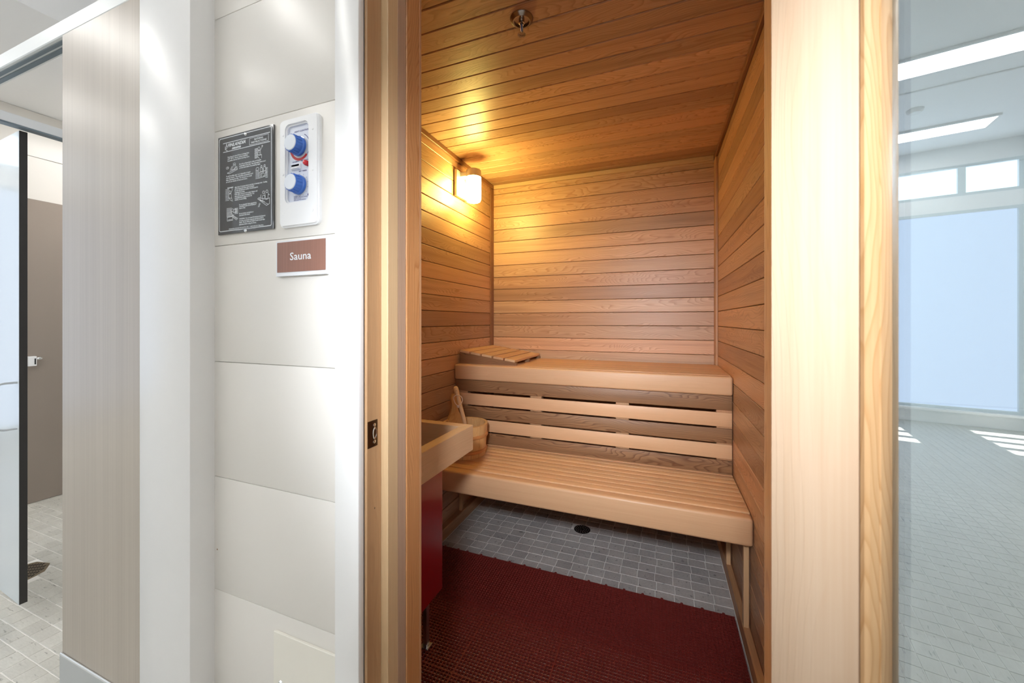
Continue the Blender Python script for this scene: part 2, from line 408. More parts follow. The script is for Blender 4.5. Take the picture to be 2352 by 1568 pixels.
# ================================================================ SAUNA ROOM SHELL
XL, XR, YB, YF, ZC = -1.080, .2965, 2.42, .691, 2.068
P = .0815; Z0 = 1.191-15*P; T = .012
def zjoints():
    z = Z0
    out = []
    while z < ZC:
        lo, hi = max(z, .002), min(z+P, ZC-.001)
        if hi-lo > .004: out.append((lo, hi))
        z += P
    return out
def wall(name, lo, hi, mat): return struct(box(name, lo, hi, mat))
wl = wall('wall_left', (XL-.07, YF-.15, 0), (XL-T, YB+.07, 2.2), M['backing'])
wr = wall('wall_right', (XR+T, YF, 0), (XR+.07, YB+.07, 2.2), M['backing'])
wb = wall('wall_back', (XL-T, YB+T, 0), (XR+T, YB+.07, 2.2), M['backing'])
ce = wall('ceiling', (XL-T, YF, ZC+T), (XR+T, YB+T, 2.2), M['backing'])
g = .0012
for lo, hi in zjoints():
    board('plank', (XL-T, YF+.001, lo+g), (XL, YB, hi-g), 'y', 'x', M['cedar'], wl, bev=.0022)
    board('plank', (XR, YF+.001, lo+g), (XR+T, YB, hi-g), 'y', '-x', M['cedar'], wr, bev=.0018)
    board('plank', (XL, YB, lo+g), (XR, YB+T, hi-g), 'x', '-y', M['cedar'], wb, bev=.0016)
y = 1.299-8*P
while y < YB:
    lo, hi = max(y, YF+.001), min(y+P, YB+T)
    if hi-lo > .004: board('plank', (XL, lo+g, ZC), (XR, hi-g, ZC+T), 'x', '-z', M['cedar'], ce, bev=.0024)
    y += P
# corner and ceiling trims
def trim(n, lo, hi, la, na, mat, bev=.002): return struct(board('trim_%d' % n, lo, hi, la, na, mat, None, bev))
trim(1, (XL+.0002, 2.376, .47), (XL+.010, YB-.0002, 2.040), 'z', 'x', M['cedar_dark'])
trim(2, (XR-.0135, 2.358, .47), (XR-.0002, YB-.0002, 2.040), 'z', '-y', M['cedar_trim'])
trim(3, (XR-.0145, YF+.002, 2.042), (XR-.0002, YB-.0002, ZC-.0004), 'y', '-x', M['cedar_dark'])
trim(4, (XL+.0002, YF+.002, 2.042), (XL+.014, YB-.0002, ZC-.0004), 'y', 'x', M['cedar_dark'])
trim(5, (XL+.014, YB-.015, 2.041), (XR-.0145, YB-.0002, ZC-.0004), 'x', '-y', M['guard'])
struct(board('baseboard_right', (.273, YF+.002, .0005), (XR-.0002, YB-.0005, .060), 'y', '-x', M['cedar_trim'], None, .003))
struct(board('baseboard_left', (XL+.0002, YF+.002, .0005), (-1.043, YB-.0005, .060), 'y', 'x', M['cedar_trim'], None, .003))

# ---------------------------------------------------------------- floors
def tile_mesh(w_, d_, seed, mat, name='tile'):
    r = random.Random(seed); bm = bmesh.new()
    cs = [(-w_/2, -d_/2), (w_/2, -d_/2), (w_/2, d_/2), (-w_/2, d_/2)]
    cs = [(a+r.uniform(-.0007, .0007), b_+r.uniform(-.0007, .0007)) for a, b_ in cs]
    rings = []
    for z, ins in ((-.006, 0), (-.0012, 0), (0, .0013)):
        rings.append([bm.verts.new((a*(1-2*ins/w_), b_*(1-2*ins/d_), z)) for a, b_ in cs])
    for A, B in zip(rings, rings[1:]):
        for i in range(4): bm.faces.new((A[i], A[(i+1) % 4], B[(i+1) % 4], B[i]))
    bm.faces.new(rings[-1]); me = D.meshes.new(name); bm.normal_update(); bm.to_mesh(me); bm.free(); me.materials.append(mat); return me
TX, TY, GR = .0735, .0575, .0026
floor = struct(box('floor', (-5.6, -3.1, -.12), (1.9, .66, -.0016), M['grout']))
floor2 = struct(box('floor', (XL-.07, .66, -.12), (XR+.07, YB+.07, -.0016), M['grout']))
floor3 = struct(box('floor', (-3.8, .66, -.12), (XL-.07, 2.2, -.0016), M['grout']))
vs = [tile_mesh(TX-GR, TY-GR, k, M['stone']) for k in range(6)]
vp = [tile_mesh(TX-GR, TY-GR, k, M['stone_pale']) for k in range(6)]
cut_cache = {}
def lay(me_list, x0, x1, y0, y1, parent, mat, seed, skip=None, single=True, wob=.006):
    r = random.Random(seed); y = y0; row = 0; joined = bmesh.new(); cnt = 0
    while y < y1-.006:
        yy = min(y+TY, y1); x = x0 - r.uniform(0, wob) - (0 if row % 3 else .004)
        while x < x1-.006:
            xa, xb = max(x, x0), min(x+TX, x1)
            if xb-xa > .008:
                dy = r.uniform(-.0006, .0006)
                c = Vector(((xa+xb)/2, (y+yy)/2+dy, 0))
                if skip and skip(c): x += TX; continue
                if single:
                    if xb-xa > TX-.0005 and yy-y > TY-.0005: me = me_list[r.randrange(6)]
                    else:
                        k = (round(xb-xa, 3), round(yy-y, 3), mat.name)
                        if k not in cut_cache: cut_cache[k] = tile_mesh(max(xb-xa-GR, .004), max(yy-y-GR, .004), 3, mat)
                        me = cut_cache[k]
                    link('tile', me, None, parent, Matrix.Translation(c) @ Matrix.Rotation(r.uniform(-.006, .006), 4, 'Z')); cnt += 1
                else:
                    hx, hy = (xb-xa-GR)/2, (yy-y-GR)/2
                    v = [joined.verts.new((c.x+sx*hx, c.y+sy*hy, z)) for z in (-.004, 0) for sx, sy in ((-1, -1), (1, -1), (1, 1), (-1, 1))]
                    joined.faces.new(v[4:])
                    for i in range(4): joined.faces.new((v[i], v[(i+1) % 4], v[4+(i+1) % 4], v[4+i]))
            x += TX
        y += TY; row += 1
    if not single:
        o = from_bm('tiles', joined, mat, parent); o['kind'] = 'stuff'; return o
    joined.free(); return cnt
lay(vs, -1.043, .273, 1.6715-TY, YB, floor2, M['stone'], 3, skip=lambda c: (c.x+.397)**2+(c.y-2.09)**2 < .034**2)
lay(vs, -1.043, .273, .70, 1.6715-TY, floor2, M['stone'], 4, single=False)
DR = Vector((-2.69, .80, 0))
# shower floor: the nearest ones in view singly, the others joined
n_sh = lay(vp, -3.02, -1.60, .445, .66, floor, M['stone_pale'], 5, skip=lambda c: (c-DR).length < .10)
n_sh += lay(vp, -3.66, -1.50, .66, 1.16, floor3, M['stone_pale'], 6, skip=lambda c: (c-DR).length < .10)
lay(vp, -3.66, -1.20, 1.16, 2.1, floor3, M['stone_pale'], 7, single=False)
lay(vp, -5.5, -3.02, -3.0, .54, floor, M['stone_pale'], 8, single=False)
lay(vp, -3.02, 1.8, -3.0, .445, floor, M['stone_pale'], 9, single=False)
lay(vp, -3.66, -3.02, .54, .66, floor3, M['stone_pale'], 10, single=False)

# ================================================================ WALL BETWEEN LOCKER ROOM AND SAUNA
YP = .540
wf = wall('wall_front', (-1.15, YP+.012, 0), (-.494, YF-.012, 3.05), M['groove'])
wf2 = wall('wall_front', (.170, YP+.012, 0), (1.80, YF-.012, 3.05), M['groove'])
wf3 = wall('wall_front', (-.494, YP+.012, 2.03), (.170, YF-.012, 3.05), M['groove'])
zs = [.07]; z = .562-.2455
while z < 3.05: zs.append(z); z += .2475
zs = [.0, .067, .3145, .562, .805, 1.052, 1.3005, 1.547, 1.789, 2.036, 2.283, 2.53, 2.777, 3.05]
for a, b_ in zip(zs, zs[1:]):
    box('wall_panel', (-.93, YP, a+.0004), (-.545, YP+.012, b_-.0004), M['panel'], wf, bev=.0011, seg=2)
    box('wall_panel', (.225, YP, a+.0004), (1.80, YP+.012, b_-.0004), M['panel'], wf2, bev=.0011, seg=2)
    if a > 2.03: box('wall_panel', (-.545, YP, a+.0012), (.225, YP+.012, b_-.0012), M['panel'], wf3, bev=.0016, seg=2)
# inner cedar face of that wall
for lo, hi in zjoints():
    board('plank', (XL, YF-T, lo+g), (-.492, YF, hi-g), 'x', 'y', M['cedar'], wf, bev=.0018)
    board('plank', (.168, YF-T, lo+g), (XR, YF, hi-g), 'x', 'y', M['cedar'], wf2, bev=.0018)
    if hi > 2.04: board('plank', (-.492, YF-T, lo+g), (.168, YF, hi-g), 'x', 'y', M['cedar'], wf3, bev=.0018)
# white casings and column
struct(box('trim_6', (-.549, .530, 0), (-.494, .5437, 2.09), M['white'], None, bev=.002, seg=2))
struct(box('trim_7', (.170, .530, 0), (.225, .5437, 2.09), M['white'], None, bev=.002, seg=2))
struct(box('trim_8', (-.494, .530, 2.035), (.170, .5437, 2.09), M['white'], None, bev=.002, seg=2))
struct(box('trim_9', (-1.0755, .4933, 0), (-.898, YP+.03, 3.05), M['white'], None, bev=.0015, seg=2))

# cedar door frame (fixed): jamb boards, stop, fir casing, strike plate
df = struct(empty('door_2', (-.16, .6, 0)))
jt = 2.03
def both(nm, xi, y0, y1, thick, mat, bev=.0012, right=True):
    """xi: how far the face stands inside the rough opening from the left"""
    board(nm, (-.494, y0, 0), (-.488+xi, y1, jt), 'z', 'x', mat, df, bev)
    if right: board(nm, (.164-xi, y0, 0), (.170, y1, jt), 'z', '-x', mat, df, bev)
    board(nm, (-.488+xi, y0, jt-.004-xi), (.164-xi, y1, jt+.004), 'x', '-z', mat, df, bev)
both('jamb_board', 0, .5437, .582, .006, M['jamb'])
both('door_stop', .0145, .5822, .6125, .006, M['jamb_pale'])
both('jamb_board', .0135, .6127, .6386, .006, M['jamb_grey'])
both('fir_casing', .0150, .6388, .6832, .006, M['fir'])
both('jamb_edge', .0142, .6834, .6915, .006, M['cedar_trim'])
# strike plate let into the jamb
sp = board('strike_plate', (-.4885, .5455, .910), (-.4872, .571, .9585), 'z', 'x', M['bronze'], df, .0006)
tag(sp, 'dark bronze roller catch plate')
RX = Matrix.Rotation(PI/2, 4, 'Y')
for z in (.919, .9495):
    lathe('screw', [(0, .0009), (.0022, .0007), (.0032, 0), (.0032, -.0006)], M['chrome'], sp, (-.4871, .5625, z), RX, 14)
ov = lathe('catch_opening', [(0, -.0002), (.0052, -.0002), (.0056, .0006), (.0070, .0008), (.0074, 0)], M['chrome'], sp, (-.4871, .5635, .9342), RX @ Matrix.Diagonal((1.55, .72, 1, 1)), 20)
box('nail_dot', (-.4881, .5635, .795), (-.4878, .5648, .798), M['hole'], df)

# ================================================================ GLASS DOOR, standing open
uaz = math.radians(141.04)
F = Matrix(((math.sin(uaz), -math.cos(uaz)*-1*-1, 0, .1185), (math.cos(uaz), math.sin(uaz), 0, .5175), (0, 0, 1, 0), (0, 0, 0, 1)))
ux, uy = math.sin(uaz), math.cos(uaz)
# local x along the door from the hinge, local y = thickness away from the camera, z up
F = Matrix(((ux, -uy, 0, .1185), (uy, ux, 0, .5175), (0, 0, 1, 0), (0, 0, 0, 1)))
door = D.objects.new('door_1', None); door.empty_display_size = .05; C.objects.link(door); put(door, F.copy(), None); struct(door)
DW, DT = .648, .044
def db(nm, lo, hi, la, mat, bev=.002): return board(nm, lo, hi, la, '-y', mat, door, bev, 2, frame=F)
db('stile', (0, 0, .012), (.0866, DT, 2.02), 'z', M['stile'])
db('stile', (DW-.0866, 0, .012), (DW, DT, 2.02), 'z', M['stile'])
db('rail', (.0868, 0, .012), (DW-.0868, DT, .16), 'x', M['stile'])
db('rail', (.0868, 0, 1.93), (DW-.0868, DT, 2.02), 'x', M['stile'])
def bead(x0, x1, zlo, zhi, nm='glazing_bead', side=1):
    # moulded section: low round then a quirk at the glass
    w_ = x1-x0
    prof = [(0, .0), (.15, -.0045), (.4, -.0065), (.62, -.0055), (.78, -.0015), (.82, .0010), (.90, .0010), (1, .008), (1, .013), (0, .013)]
    poly = [(x0+p[0]*w_ if side > 0 else x1-p[0]*w_, p[1]+.002) for p in prof]
    bm = bmesh.new(); cx = (x0+x1)/2; h = zhi-zlo
    A = [bm.verts.new((-h/2, -(p[0]-cx), -p[1])) for p in poly]; B = [bm.verts.new((h/2, -(p[0]-cx), -p[1])) for p in poly]
    bm.faces.new(A); bm.faces.new(B[::-1])
    for i in range(len(poly)): bm.faces.new((A[i], A[(i+1) % len(poly)], B[(i+1) % len(poly)], B[i]))
    bmesh.ops.recalc_face_normals(bm, faces=bm.faces[:])
    rot = Matrix(((0, -1, 0), (0, 0, -1), (1, 0, 0))).to_4x4()
    o = from_bm(nm, bm, M['bead'], door, F @ Matrix.Translation((cx, 0, (zlo+zhi)/2)) @ rot, True)
    o.data.set_sharp_from_angle(angle=math.radians(28)); return o
bead(.0867, .1040, .16, 1.93); bead(DW-.1040, DW-.0867, .16, 1.93, side=-1)
db('glazing_bead', (.104, .002, .16), (DW-.104, .013, .176), 'x', M['bead']); db('glazing_bead', (.104, .002, 1.914), (DW-.104, .013, 1.93), 'x', M['bead'])
box('glass_pane', (.0870, .0150, .162), (DW-.087, .0151, 1.928), M['glass'], door, frame=F)
for x0, x1 in ((.0869, .1075), (DW-.1075, DW-.0869)):
    gk = box('gasket', (x0, .017, .162), (x1, .028, 1.928), M['gasket'], door, frame=F)
    xa = x1 if x0 < .3 else x0-.0035
    sb_ = box('spacer_bar', (xa, .018, .162), (xa+.0035, .027, 1.928), M['spacer'], door, frame=F)
# hinges on the jamb side
for z in (.25, 1.05, 1.80):
    tube('hinge', [F @ Vector((-.004, DT*.97, z-.045)), F @ Vector((-.004, DT*.97, z+.045))], .004, M['steel'], door, 12)

# ================================================================ LOCKER ROOM SHELL
CH = 3.05
cm = wall('ceiling', (-5.6, -3.1, CH), (1.9, 2.2, CH+.1), M['ceilpaint'])
# faint recessed joints of the ceiling boards seen in the glass
for x in (-2.25, -3.85, -.65, .95):
    box('ceiling_joint', (x-.02, -3.0, CH-.012), (x+.02, .5, CH), M['ceilpaint'], cm, bev=.003)
wall('wall_near', (-5.6, -3.1, 0), (-5.45, -3.0, CH), M['wallpaint'])
wall('wall_near', (-4.40, -3.1, 0), (1.9, -3.0, CH), M['wallpaint'])
wall('wall_near', (-5.45, -3.1, 0), (-4.40, -3.0, 1.0), M['wallpaint'])
wall('wall_near', (-5.45, -3.1, 2.75), (-4.40, -3.0, CH), M['wallpaint'])
wall('wall_near', (-5.45, -3.1, 1.84), (-4.40, -3.0, 2.31), M['wallpaint'])  # unseen crosspiece, placed to part the two sun patches
wn = struct(empty('window_4', (-4.92, -3.05, 1.0)))  # unseen opening, made up to let the sun patches onto the floor
for x in (-5.32, -5.08, -4.84, -4.60): box('sun_stripe_bar', (x-.045, -3.06, 1.0), (x+.045, -3.04, 2.75), M['frost_white'], wn)  # bars added to split the sunlight into stripes
wall('wall_east', (1.8, -3.1, 0), (1.9, .552, CH), M['wallpaint'])
# far window wall
we = wall('wall_end', (-5.6, -3.0, 0), (-5.5, 2.2, .16), M['wallpaint'])
wall('wall_end', (-5.6, -3.0, .16), (-5.5, -1.70, CH), M['wallpaint'])
wall('wall_end', (-5.6, .34, .16), (-5.5, .54, CH), M['wallpaint'])
wall('wall_end', (-5.6, -1.70, 2.34), (-5.5, .34, 2.50), M['wallpaint'])
wall('wall_end', (-5.6, -1.70, 2.84), (-5.5, .34, CH), M['wallpaint'])
wall('wall_end', (-5.5, -1.95, 0), (-5.30, -1.70, CH), M['wallpaint'])
wall('wall_stall', (-5.6, .54, 0), (-3.74, .66, CH), M['panel'])
struct(box('window_sill', (-5.5, -1.70, .14), (-5.44, .34, .165), M['white']))
def window(n, y0, y1, z0, z1, mat):
    o = struct(empty('window_%d' % n, (-5.55, (y0+y1)/2, z0)))
    f = .03
    for lo, hi in (((-5.56, y0, z0), (-5.50, y0+f, z1)), ((-5.56, y1-f, z0), (-5.50, y1, z1)), ((-5.56, y0+f, z0), (-5.50, y1-f, z0+f)), ((-5.56, y0+f, z1-f), (-5.50, y1-f, z1))):
        box('window_frame', lo, hi, M['frost_white'], o)
    box('window_pane', (-5.545, y0+f, z0+f), (-5.535, y1-f, z1-f), mat, o)
window(1, -1.70, .34, .165, 2.34, M['e_win'])
window(2, -1.70, -1.27, 2.50, 2.84, M['e_up'])
window(3, -1.27, .34, 2.50, 2.84, M['e_up'])
# shower side room
wall('wall_shower_right', (-1.20, .56, 0), (-1.151, 2.1, CH), M['wallpaint'])
wall('wall_shower_end', (-3.84, .66, 0), (-3.74, 2.2, CH), M['groove'])
for a, b_, in ((0, 2.186), (2.186, 2.474)): box('wall_panel', (-3.74, .56, a+.0012), (-3.7285, 2.1, b_-.0012), M['panel'], D.objects['wall_shower_end'], bev=.0016)
wall('wall_shower_back', (-3.74, 2.1, 0), (-1.15, 2.2, CH), M['panel'])
wall('ceiling_soffit', (-3.74, .56, 2.474), (-2.50, 2.1, 2.60), M['ceilpaint'])
wall('ceiling_soffit_side', (-2.56, .56, 2.60), (-2.50, 2.1, CH), M['ceilpaint'])

# ================================================================ LAMPS OF THE LOCKER ROOM, SEEN AND ADDED
def strip(x, y0, y1, z, label, w_=.27, mat=None, ax='y'):
    cy = (y0+y1)/2
    o = empty('ceiling_light', (x, cy, z), label, 'ceiling light', None)
    if ax == 'y': lo, hi = (x-w_/2, y0), (x+w_/2, y1)
    else: lo, hi = (cy-w_/2, x), (cy+w_/2, x)
    f = .018
    fr = bmesh.new()
    for a, b_ in (((lo[0]-f, lo[1]-f), (lo[0], hi[1]+f)), ((hi[0], lo[1]-f), (hi[0]+f, hi[1]+f)), ((lo[0], lo[1]-f), (hi[0], lo[1])), ((lo[0], hi[1]), (hi[0], hi[1]+f))):
        bbox(fr, (*a, z-.02), (*b_, z-.0005))
    from_bm('frame', fr, M['white'], o)
    box('diffuser', (lo[0], lo[1], z-.014), (hi[0], hi[1], z-.001), mat or M['e_strip'], o)
    return o
strip(-3.39, -2.4, .30, CH, 'long white ceiling light strip, the larger one mirrored in the glass door')
strip(-4.88, -1.28, .30, CH, 'short white ceiling light strip before the windows, lower one mirrored in the glass door', w_=.26)
strip(-1.75, -2.4, .05, CH, 'added, unseen long ceiling light strip between the sauna doorway and the mirrored strips')  # unseen strip, added to brighten the panel wall
strip(-.10, -2.7, -1.7, CH, 'added, unseen short ceiling light strip at the back of the room facing the sauna doorway')  # unseen strip, added to lift the lower panels from behind
strip(1.30, -2.5, -.05, CH, 'added, unseen long ceiling light strip at the right end of the locker room')  # unseen strip, added for more light in the locker room
strip(-3.05, 1.25, 1.95, 2.474, 'added, unseen ceiling light brightening the shower floor', w_=.3, mat=M['e_shower_fill'])  # unseen lamp, added to brighten the stall
sd = empty('smoke_detector', (-4.23, -.61, CH), 'small round white detector on the ceiling, faintly mirrored in the glass door', 'detector')
lathe('body', [(0, -.035), (.04, -.034), (.055, -.02), (.06, -.001)], M['white'], sd, (-4.23, -.61, CH))

# ================================================================ SHOWER STALL FRONT
part = empty('stall_partition', (-1.25, .51, 0), 'tall brushed beige laminate partition with a steel foot, left of the white column', 'partition')
box('panel', (-1.43, .500, .20), (-1.0757, .519, 1.872), M['laminate'], part, bev=.0008)
sh = bmesh.new(); bbox(sh, (-1.4335, .4965, .0), (-1.0757, .4985, .285)); bbox(sh, (-1.4335, .4965, 0), (-1.4315, .5225, .285)); bbox(sh, (-1.4335, .5205, 0), (-1.0757, .5225, .285))
tag(from_bm('steel_shoe', sh, M['steel'], part), 'steel foot sleeve')
box('shoe_lip', (-1.4338, .4962, .284), (-1.0757, .4999, .2905), M['alum'], part, bev=.0012)
hr = box('head_rail', (-2.25, .500, 1.872), (-1.0757, .540, 1.912), M['rail'], part, bev=.002)
box('rail_groove', (-2.24, .508, 1.869), (-1.44, .516, 1.8725), M['railgroove'], hr)
box('rail_groove', (-2.24, .522, 1.869), (-1.44, .532, 1.8725), M['railgroove'], hr)
r2 = empty('head_rail', (-2.23, 1.2, 1.862), 'pale aluminium head rail running above the open shower stall door', 'rail')
box('rail_bar', (-2.25, .5405, 1.864), (-2.212, 2.098, 1.899), M['alum'], r2, bev=.0015)
box('rail_dark_strip', (-2.247, .5405, 1.8585), (-2.2125, 2.098, 1.8639), M['railgroove'], r2)  # dark strip along the underside of the rail
# open leaf
La = math.radians(-86.9)
lx, ly = math.sin(La), math.cos(La)
LF = Matrix(((lx, ly*-1*-1, 0, -2.25), (ly, -lx, 0, .675), (0, 0, 1, 0), (0, 0, 0, 1)))
leaf = D.objects.new('stall_door', None); C.objects.link(leaf); put(leaf, LF.copy(), None); leaf.empty_display_size = .05
tag(leaf, 'shower stall door, coloured pale for the window reflection, with a dark edge, cut off by the left side of the photo', 'door')
box('leaf', (.0012, 0, .07), (.62, .0205, 1.856), M['leaf'], leaf, frame=LF)
tag(box('leaf_edge', (-.0005, .0002, .07), (.0012, .0203, 1.856), M['black'], leaf, frame=LF), 'dark edge')
tube('pull_handle', [LF @ Vector(p) for p in ((.022, 0, .906), (.022, -.03, .906), (.022, -.045, .902), (.022, -.052, .89), (.022, -.052, .75), (.022, -.045, .737), (.022, -.03, .732), (.022, 0, .732))], .004, M['steel'], leaf, 12)
bp_ = empty('brown_partition', (-3.68, 1.2, 0), 'glossy brown partition panel standing at the far side of the shower floor', 'partition')
box('panel', (-3.70, .665, .001), (-3.66, 2.098, 1.90), M['brown_part'], bp_, bev=.001)
bk = empty('latch_bracket', (-3.66, 1.12, .885), 'small white latch bracket with a knob on the brown partition', 'latch')
box('bracket', (-3.6598, 1.125, .858), (-3.628, 1.160, .918), M['plastic'], bk, bev=.002)
box('slot', (-3.6282, 1.150, .868), (-3.6272, 1.156, .905), M['hole'], bk)
lathe('knob', [(0, .026), (.008, .024), (.011, .016), (.008, .006), (.004, 0)], M['chrome'], bk, (-3.64, 1.160, .903), Matrix.Rotation(-PI/2, 4, 'X'), 16)
sdg = empty('shower_drain', (DR.x, DR.y, 0), 'octagonal nickel drain grate in the pale shower floor', 'drain')
pol = [(DR.x+.098*math.cos(PI/8+i*PI/4+.25), DR.y+.098*math.sin(PI/8+i*PI/4+.25)) for i in range(8)]
extrude_poly('grate', pol, 'z', -.0014, .0008, M['drain_brass'], sdg)
sl = bmesh.new()
rot = Matrix.Translation(DR) @ Matrix.Rotation(.62, 4, 'Z')
for i in range(-7, 8):
    for j in range(-3, 4):
        x, y_ = i*.0105, j*.023
        if x*x+y_*y_ < .082**2: bbox(sl, (x-.0032, y_-.0088, .0007), (x+.0032, y_+.0088, .0010), rot)
o = from_bm('slots', sl, M['hole'], sdg)

# ================================================================ SIGNS AND CONTROLS ON THE PANEL WALL
sx0, sz0 = -.879, 1.322
sg = empty('instruction_sign', (-.796, YP, 1.322), 'black acrylic sauna bathing instructions sign with white print and drawings', 'sign')
box('plate', (-.879, .5355, 1.322), (-.713, .5399, 1.529), M['sign_black'], sg, bev=.0005)
ys = .5353
o_ = rrect(sx0+.004, sz0+.006, sx0+.162, sz0+.2035, .004, 4); i_ = rrect(sx0+.0053, sz0+.0073, sx0+.1607, sz0+.2022, .003, 4)
bm = bmesh.new(); A = [bm.verts.new((p[0], ys, p[1])) for p in o_]; B = [bm.verts.new((p[0], ys, p[1])) for p in i_]
for k in range(len(A)): bm.faces.new((A[k], A[(k+1) % len(A)], B[(k+1) % len(A)], B[k]))
from_bm('border_line', bm, M['print'], sg)
sk = lambda nm, pl, w_=.0007: strokes(nm, [[(sx0+a, sz0+b_) for a, b_ in q] for q in pl], w_, ys, M['print'], sg)
sk('rule', [[(.017, .192), (.157, .192)]], .0012); sk('rule', [[(.017, .1735), (.157, .1735)]], .0012)
sk('title_box', [[(.098, .1895), (.153, .1895), (.153, .176), (.098, .176), (.098, .1895)]], .0007)
tx = lambda s, x, z, size, wd, **k: text(s, sx0+x, sz0+z, ys, size, M['print'], sg, width=wd, **k)
tx('FINLANDIA', .031, .1825, .0095, .055, shear=.35, bold=.00022)
tx('sauna', .044, .1762, .0072, .028, shear=.35, bold=.00022)
tx('BATHING', .1125, .1838, .0048, .025, bold=.00008)
tx('INSTRUCTIONS', .1035, .1785, .0048, .044, bold=.00008)
for s, x, z, wd in (
    ('Heat Sauna for about 30 min. to average temp.', .031, .160, .066), ('(160°-185°F).  Shower, drying completely,', .031, .156, .062), ('if possible, shower before entering room.', .031, .152, .067),
    ('Sit or lie on Sauna bench, relax, and breathe', .067, .1403, .065), ('moderately in the heat.  Use reasonable bench stool', .067, .1362, .078), ('or lower bench before the perspiring begins.', .067, .1322, .063),
    ('To add humidity, pour 1 to 2 dipperfuls of water', .026, .120, .075), ('over the stones.  This stimulates perspiration and', .026, .116, .082), ('helps cleansing the skin.  Do not pour so much', .026, .112, .079), ('as to be an excess of heat and steam.', .026, .108, .066),
    ('After about 10 minutes shower and relax in dressing room.  Cooling', .053, .094, .096), ('off is an important time spent in Sauna.', .053, .0903, .059), ('Re-enter the Sauna for another 10 minute period,', .053, .0866, .070), ('repeating the process.', .053, .0828, .031), ('Finish with a cool and warm water shower, and', .053, .079, .068), ('relax until your body is completely dry.  Dry', .053, .0752, .059), ('completely before going out into the', .053, .0715, .052), ('weather, to avoid chilling.', .053, .0678, .036),
    ('For an enjoyable Sauna experience,', .067, .056, .052), ('remember to give yourself plenty of', .067, .0526, .051), ('time to relax.', .067, .049, .019), ('Do not smoke, use alcohol, or', .067, .038, .043), ('exercise in the Sauna!', .067, .0343, .032),
    ('WARNING:  Do not exceed 30 minutes in the Sauna at', .067, .027, .077), ('one time, as excessive exposure can be harmful to', .067, .0232, .072), ('health.  Persons with poor health should consult their', .067, .0195, .076), ('physicians before using the Sauna.', .067, .0155, .051)):
    tx(s, x, z, .0037, wd, bold=.00010)
tx('FINLANDIA SAUNA PRODUCTS, INC. • 14010-HB S.W. 72nd Ave.', .035, .0087, .0034, .104, bold=.00006)
tx('Portland, OR 97224 • (503) 684-8289', .057, .0052, .003, .060, bold=.00005)
def circ(cx, cy, r, n=10): return [(cx+r*math.cos(2*PI*i/n), cy+r*math.sin(2*PI*i/n)) for i in range(n+1)]
def person(cx, cy, s, lean=0, arm=1):
    """seated bather drawn in white line, cx cy is the seat"""
    h = (cx+lean*s*.5, cy+s*.95)
    return [circ(h[0], h[1], s*.17), [(h[0]-s*.1, h[1]+s*.08), (h[0]+s*.1, h[1]+s*.12)],
            [(h[0]-s*.2, h[1]-s*.22), (cx-s*.22, cy), (cx+s*.2, cy-s*.02), (h[0]+s*.18, h[1]-s*.22), (h[0]-s*.2, h[1]-s*.22)],
            [(cx+s*.1, cy), (cx+s*.45*arm, cy-s*.05), (cx+s*.42*arm, cy-s*.5)], [(cx-s*.1, cy), (cx+s*.25*arm, cy-s*.12), (cx+s*.2*arm, cy-s*.5)],
            [(h[0]+s*.15, h[1]-s*.28), (cx+s*.42*arm, cy+s*.28), (cx+s*.3*arm, cy+s*.06)]]
def icon(nm, x0, y0, x1, y1, pl):
    sk(nm, [[(x0+a*(x1-x0), y0+b_*(y1-y0)) for a, b_ in q] for q in pl], .00085)
slat = lambda xa, xb, ys_: [[(xa, y_), (xb, y_)] for y_ in ys_]
icon('drawing', .112, .144, .137, .170, slat(.05, .38, [.08*i+.1 for i in range(10)]) + [circ(.55, .78, .13), [(.45, .64), (.4, .3), (.75, .25), (.7, .6), (.45, .64)], [(.68, .6), (.9, .85), (.98, .98)], circ(.93, .93, .06), [(.5, .3), (.85, .28), (.85, .02)], [(.4, .2), (.6, .0)], [(.55, .55), (.62, .4)]])
icon('drawing', .026, .127, .062, .146, [circ(.12, .62, .12), [(.12, .62), (.12, .72)], [(.12, .62), (.2, .6)], [(.1, .05), (.95, .35), (.98, .25), (.3, -.05), (.1, .05)], circ(.72, .92, .1), [(.65, .8), (.45, .3), (.75, .35), (.82, .8), (.65, .8)], [(.6, .3), (.95, .55), (.98, .3)], [(.5, .7), (.35, .25)], [(.7, .3), (.9, .6)]])
icon('drawing', .116, .101, .151, .128, slat(.0, .28, [.1*i+.15 for i in range(7)]) + slat(.82, 1.0, [.1*i+.1 for i in range(8)]) + [circ(.15, .85, .12), [(.3, .15), (.85, .2), (.85, .6), (.3, .55), (.3, .15)], [(.4, .25), (.5, .25), (.5, .45), (.4, .45), (.4, .25)], [(.62, .25), (.75, .25), (.75, .45)]] + person(.48, .6, .4) + person(.74, .62, .4))
icon('drawing', .023, .066, .048, .098, slat(.05, .5, [.09*i+.15 for i in range(9)]) + slat(.3, 1.0, [.93, .97]) + [circ(.6, .66, .1), [(.5, .55), (.45, .3), (.8, .25), (.75, .55), (.5, .55)], [(.7, .55), (.9, .8), (.85, .95)], [(.5, .3), (.7, .12), (.95, .05)], [(.8, .3), (.9, .1)]])
icon('drawing', .122, .047, .156, .077, [circ(.5, .93, .09), circ(.78, .95, .09), circ(.5, .62, .12), [(.0, .55), (.75, .02), (1., .12), (1., .5), (.75, .42), (.1, .62), (0, .55)], [(.2, .45), (.9, .08)], [(.1, .55), (.8, .12)], [(.3, .8), (.2, .55)], [(.62, .85), (.65, .5), (.85, .45), (.9, .85)], [(.42, .5), (.48, .3), (.6, .3)], [(.05, .0), (.15, .25)], [(.12, .0), (.22, .22)], [(.9, .75), (1., .7)]])
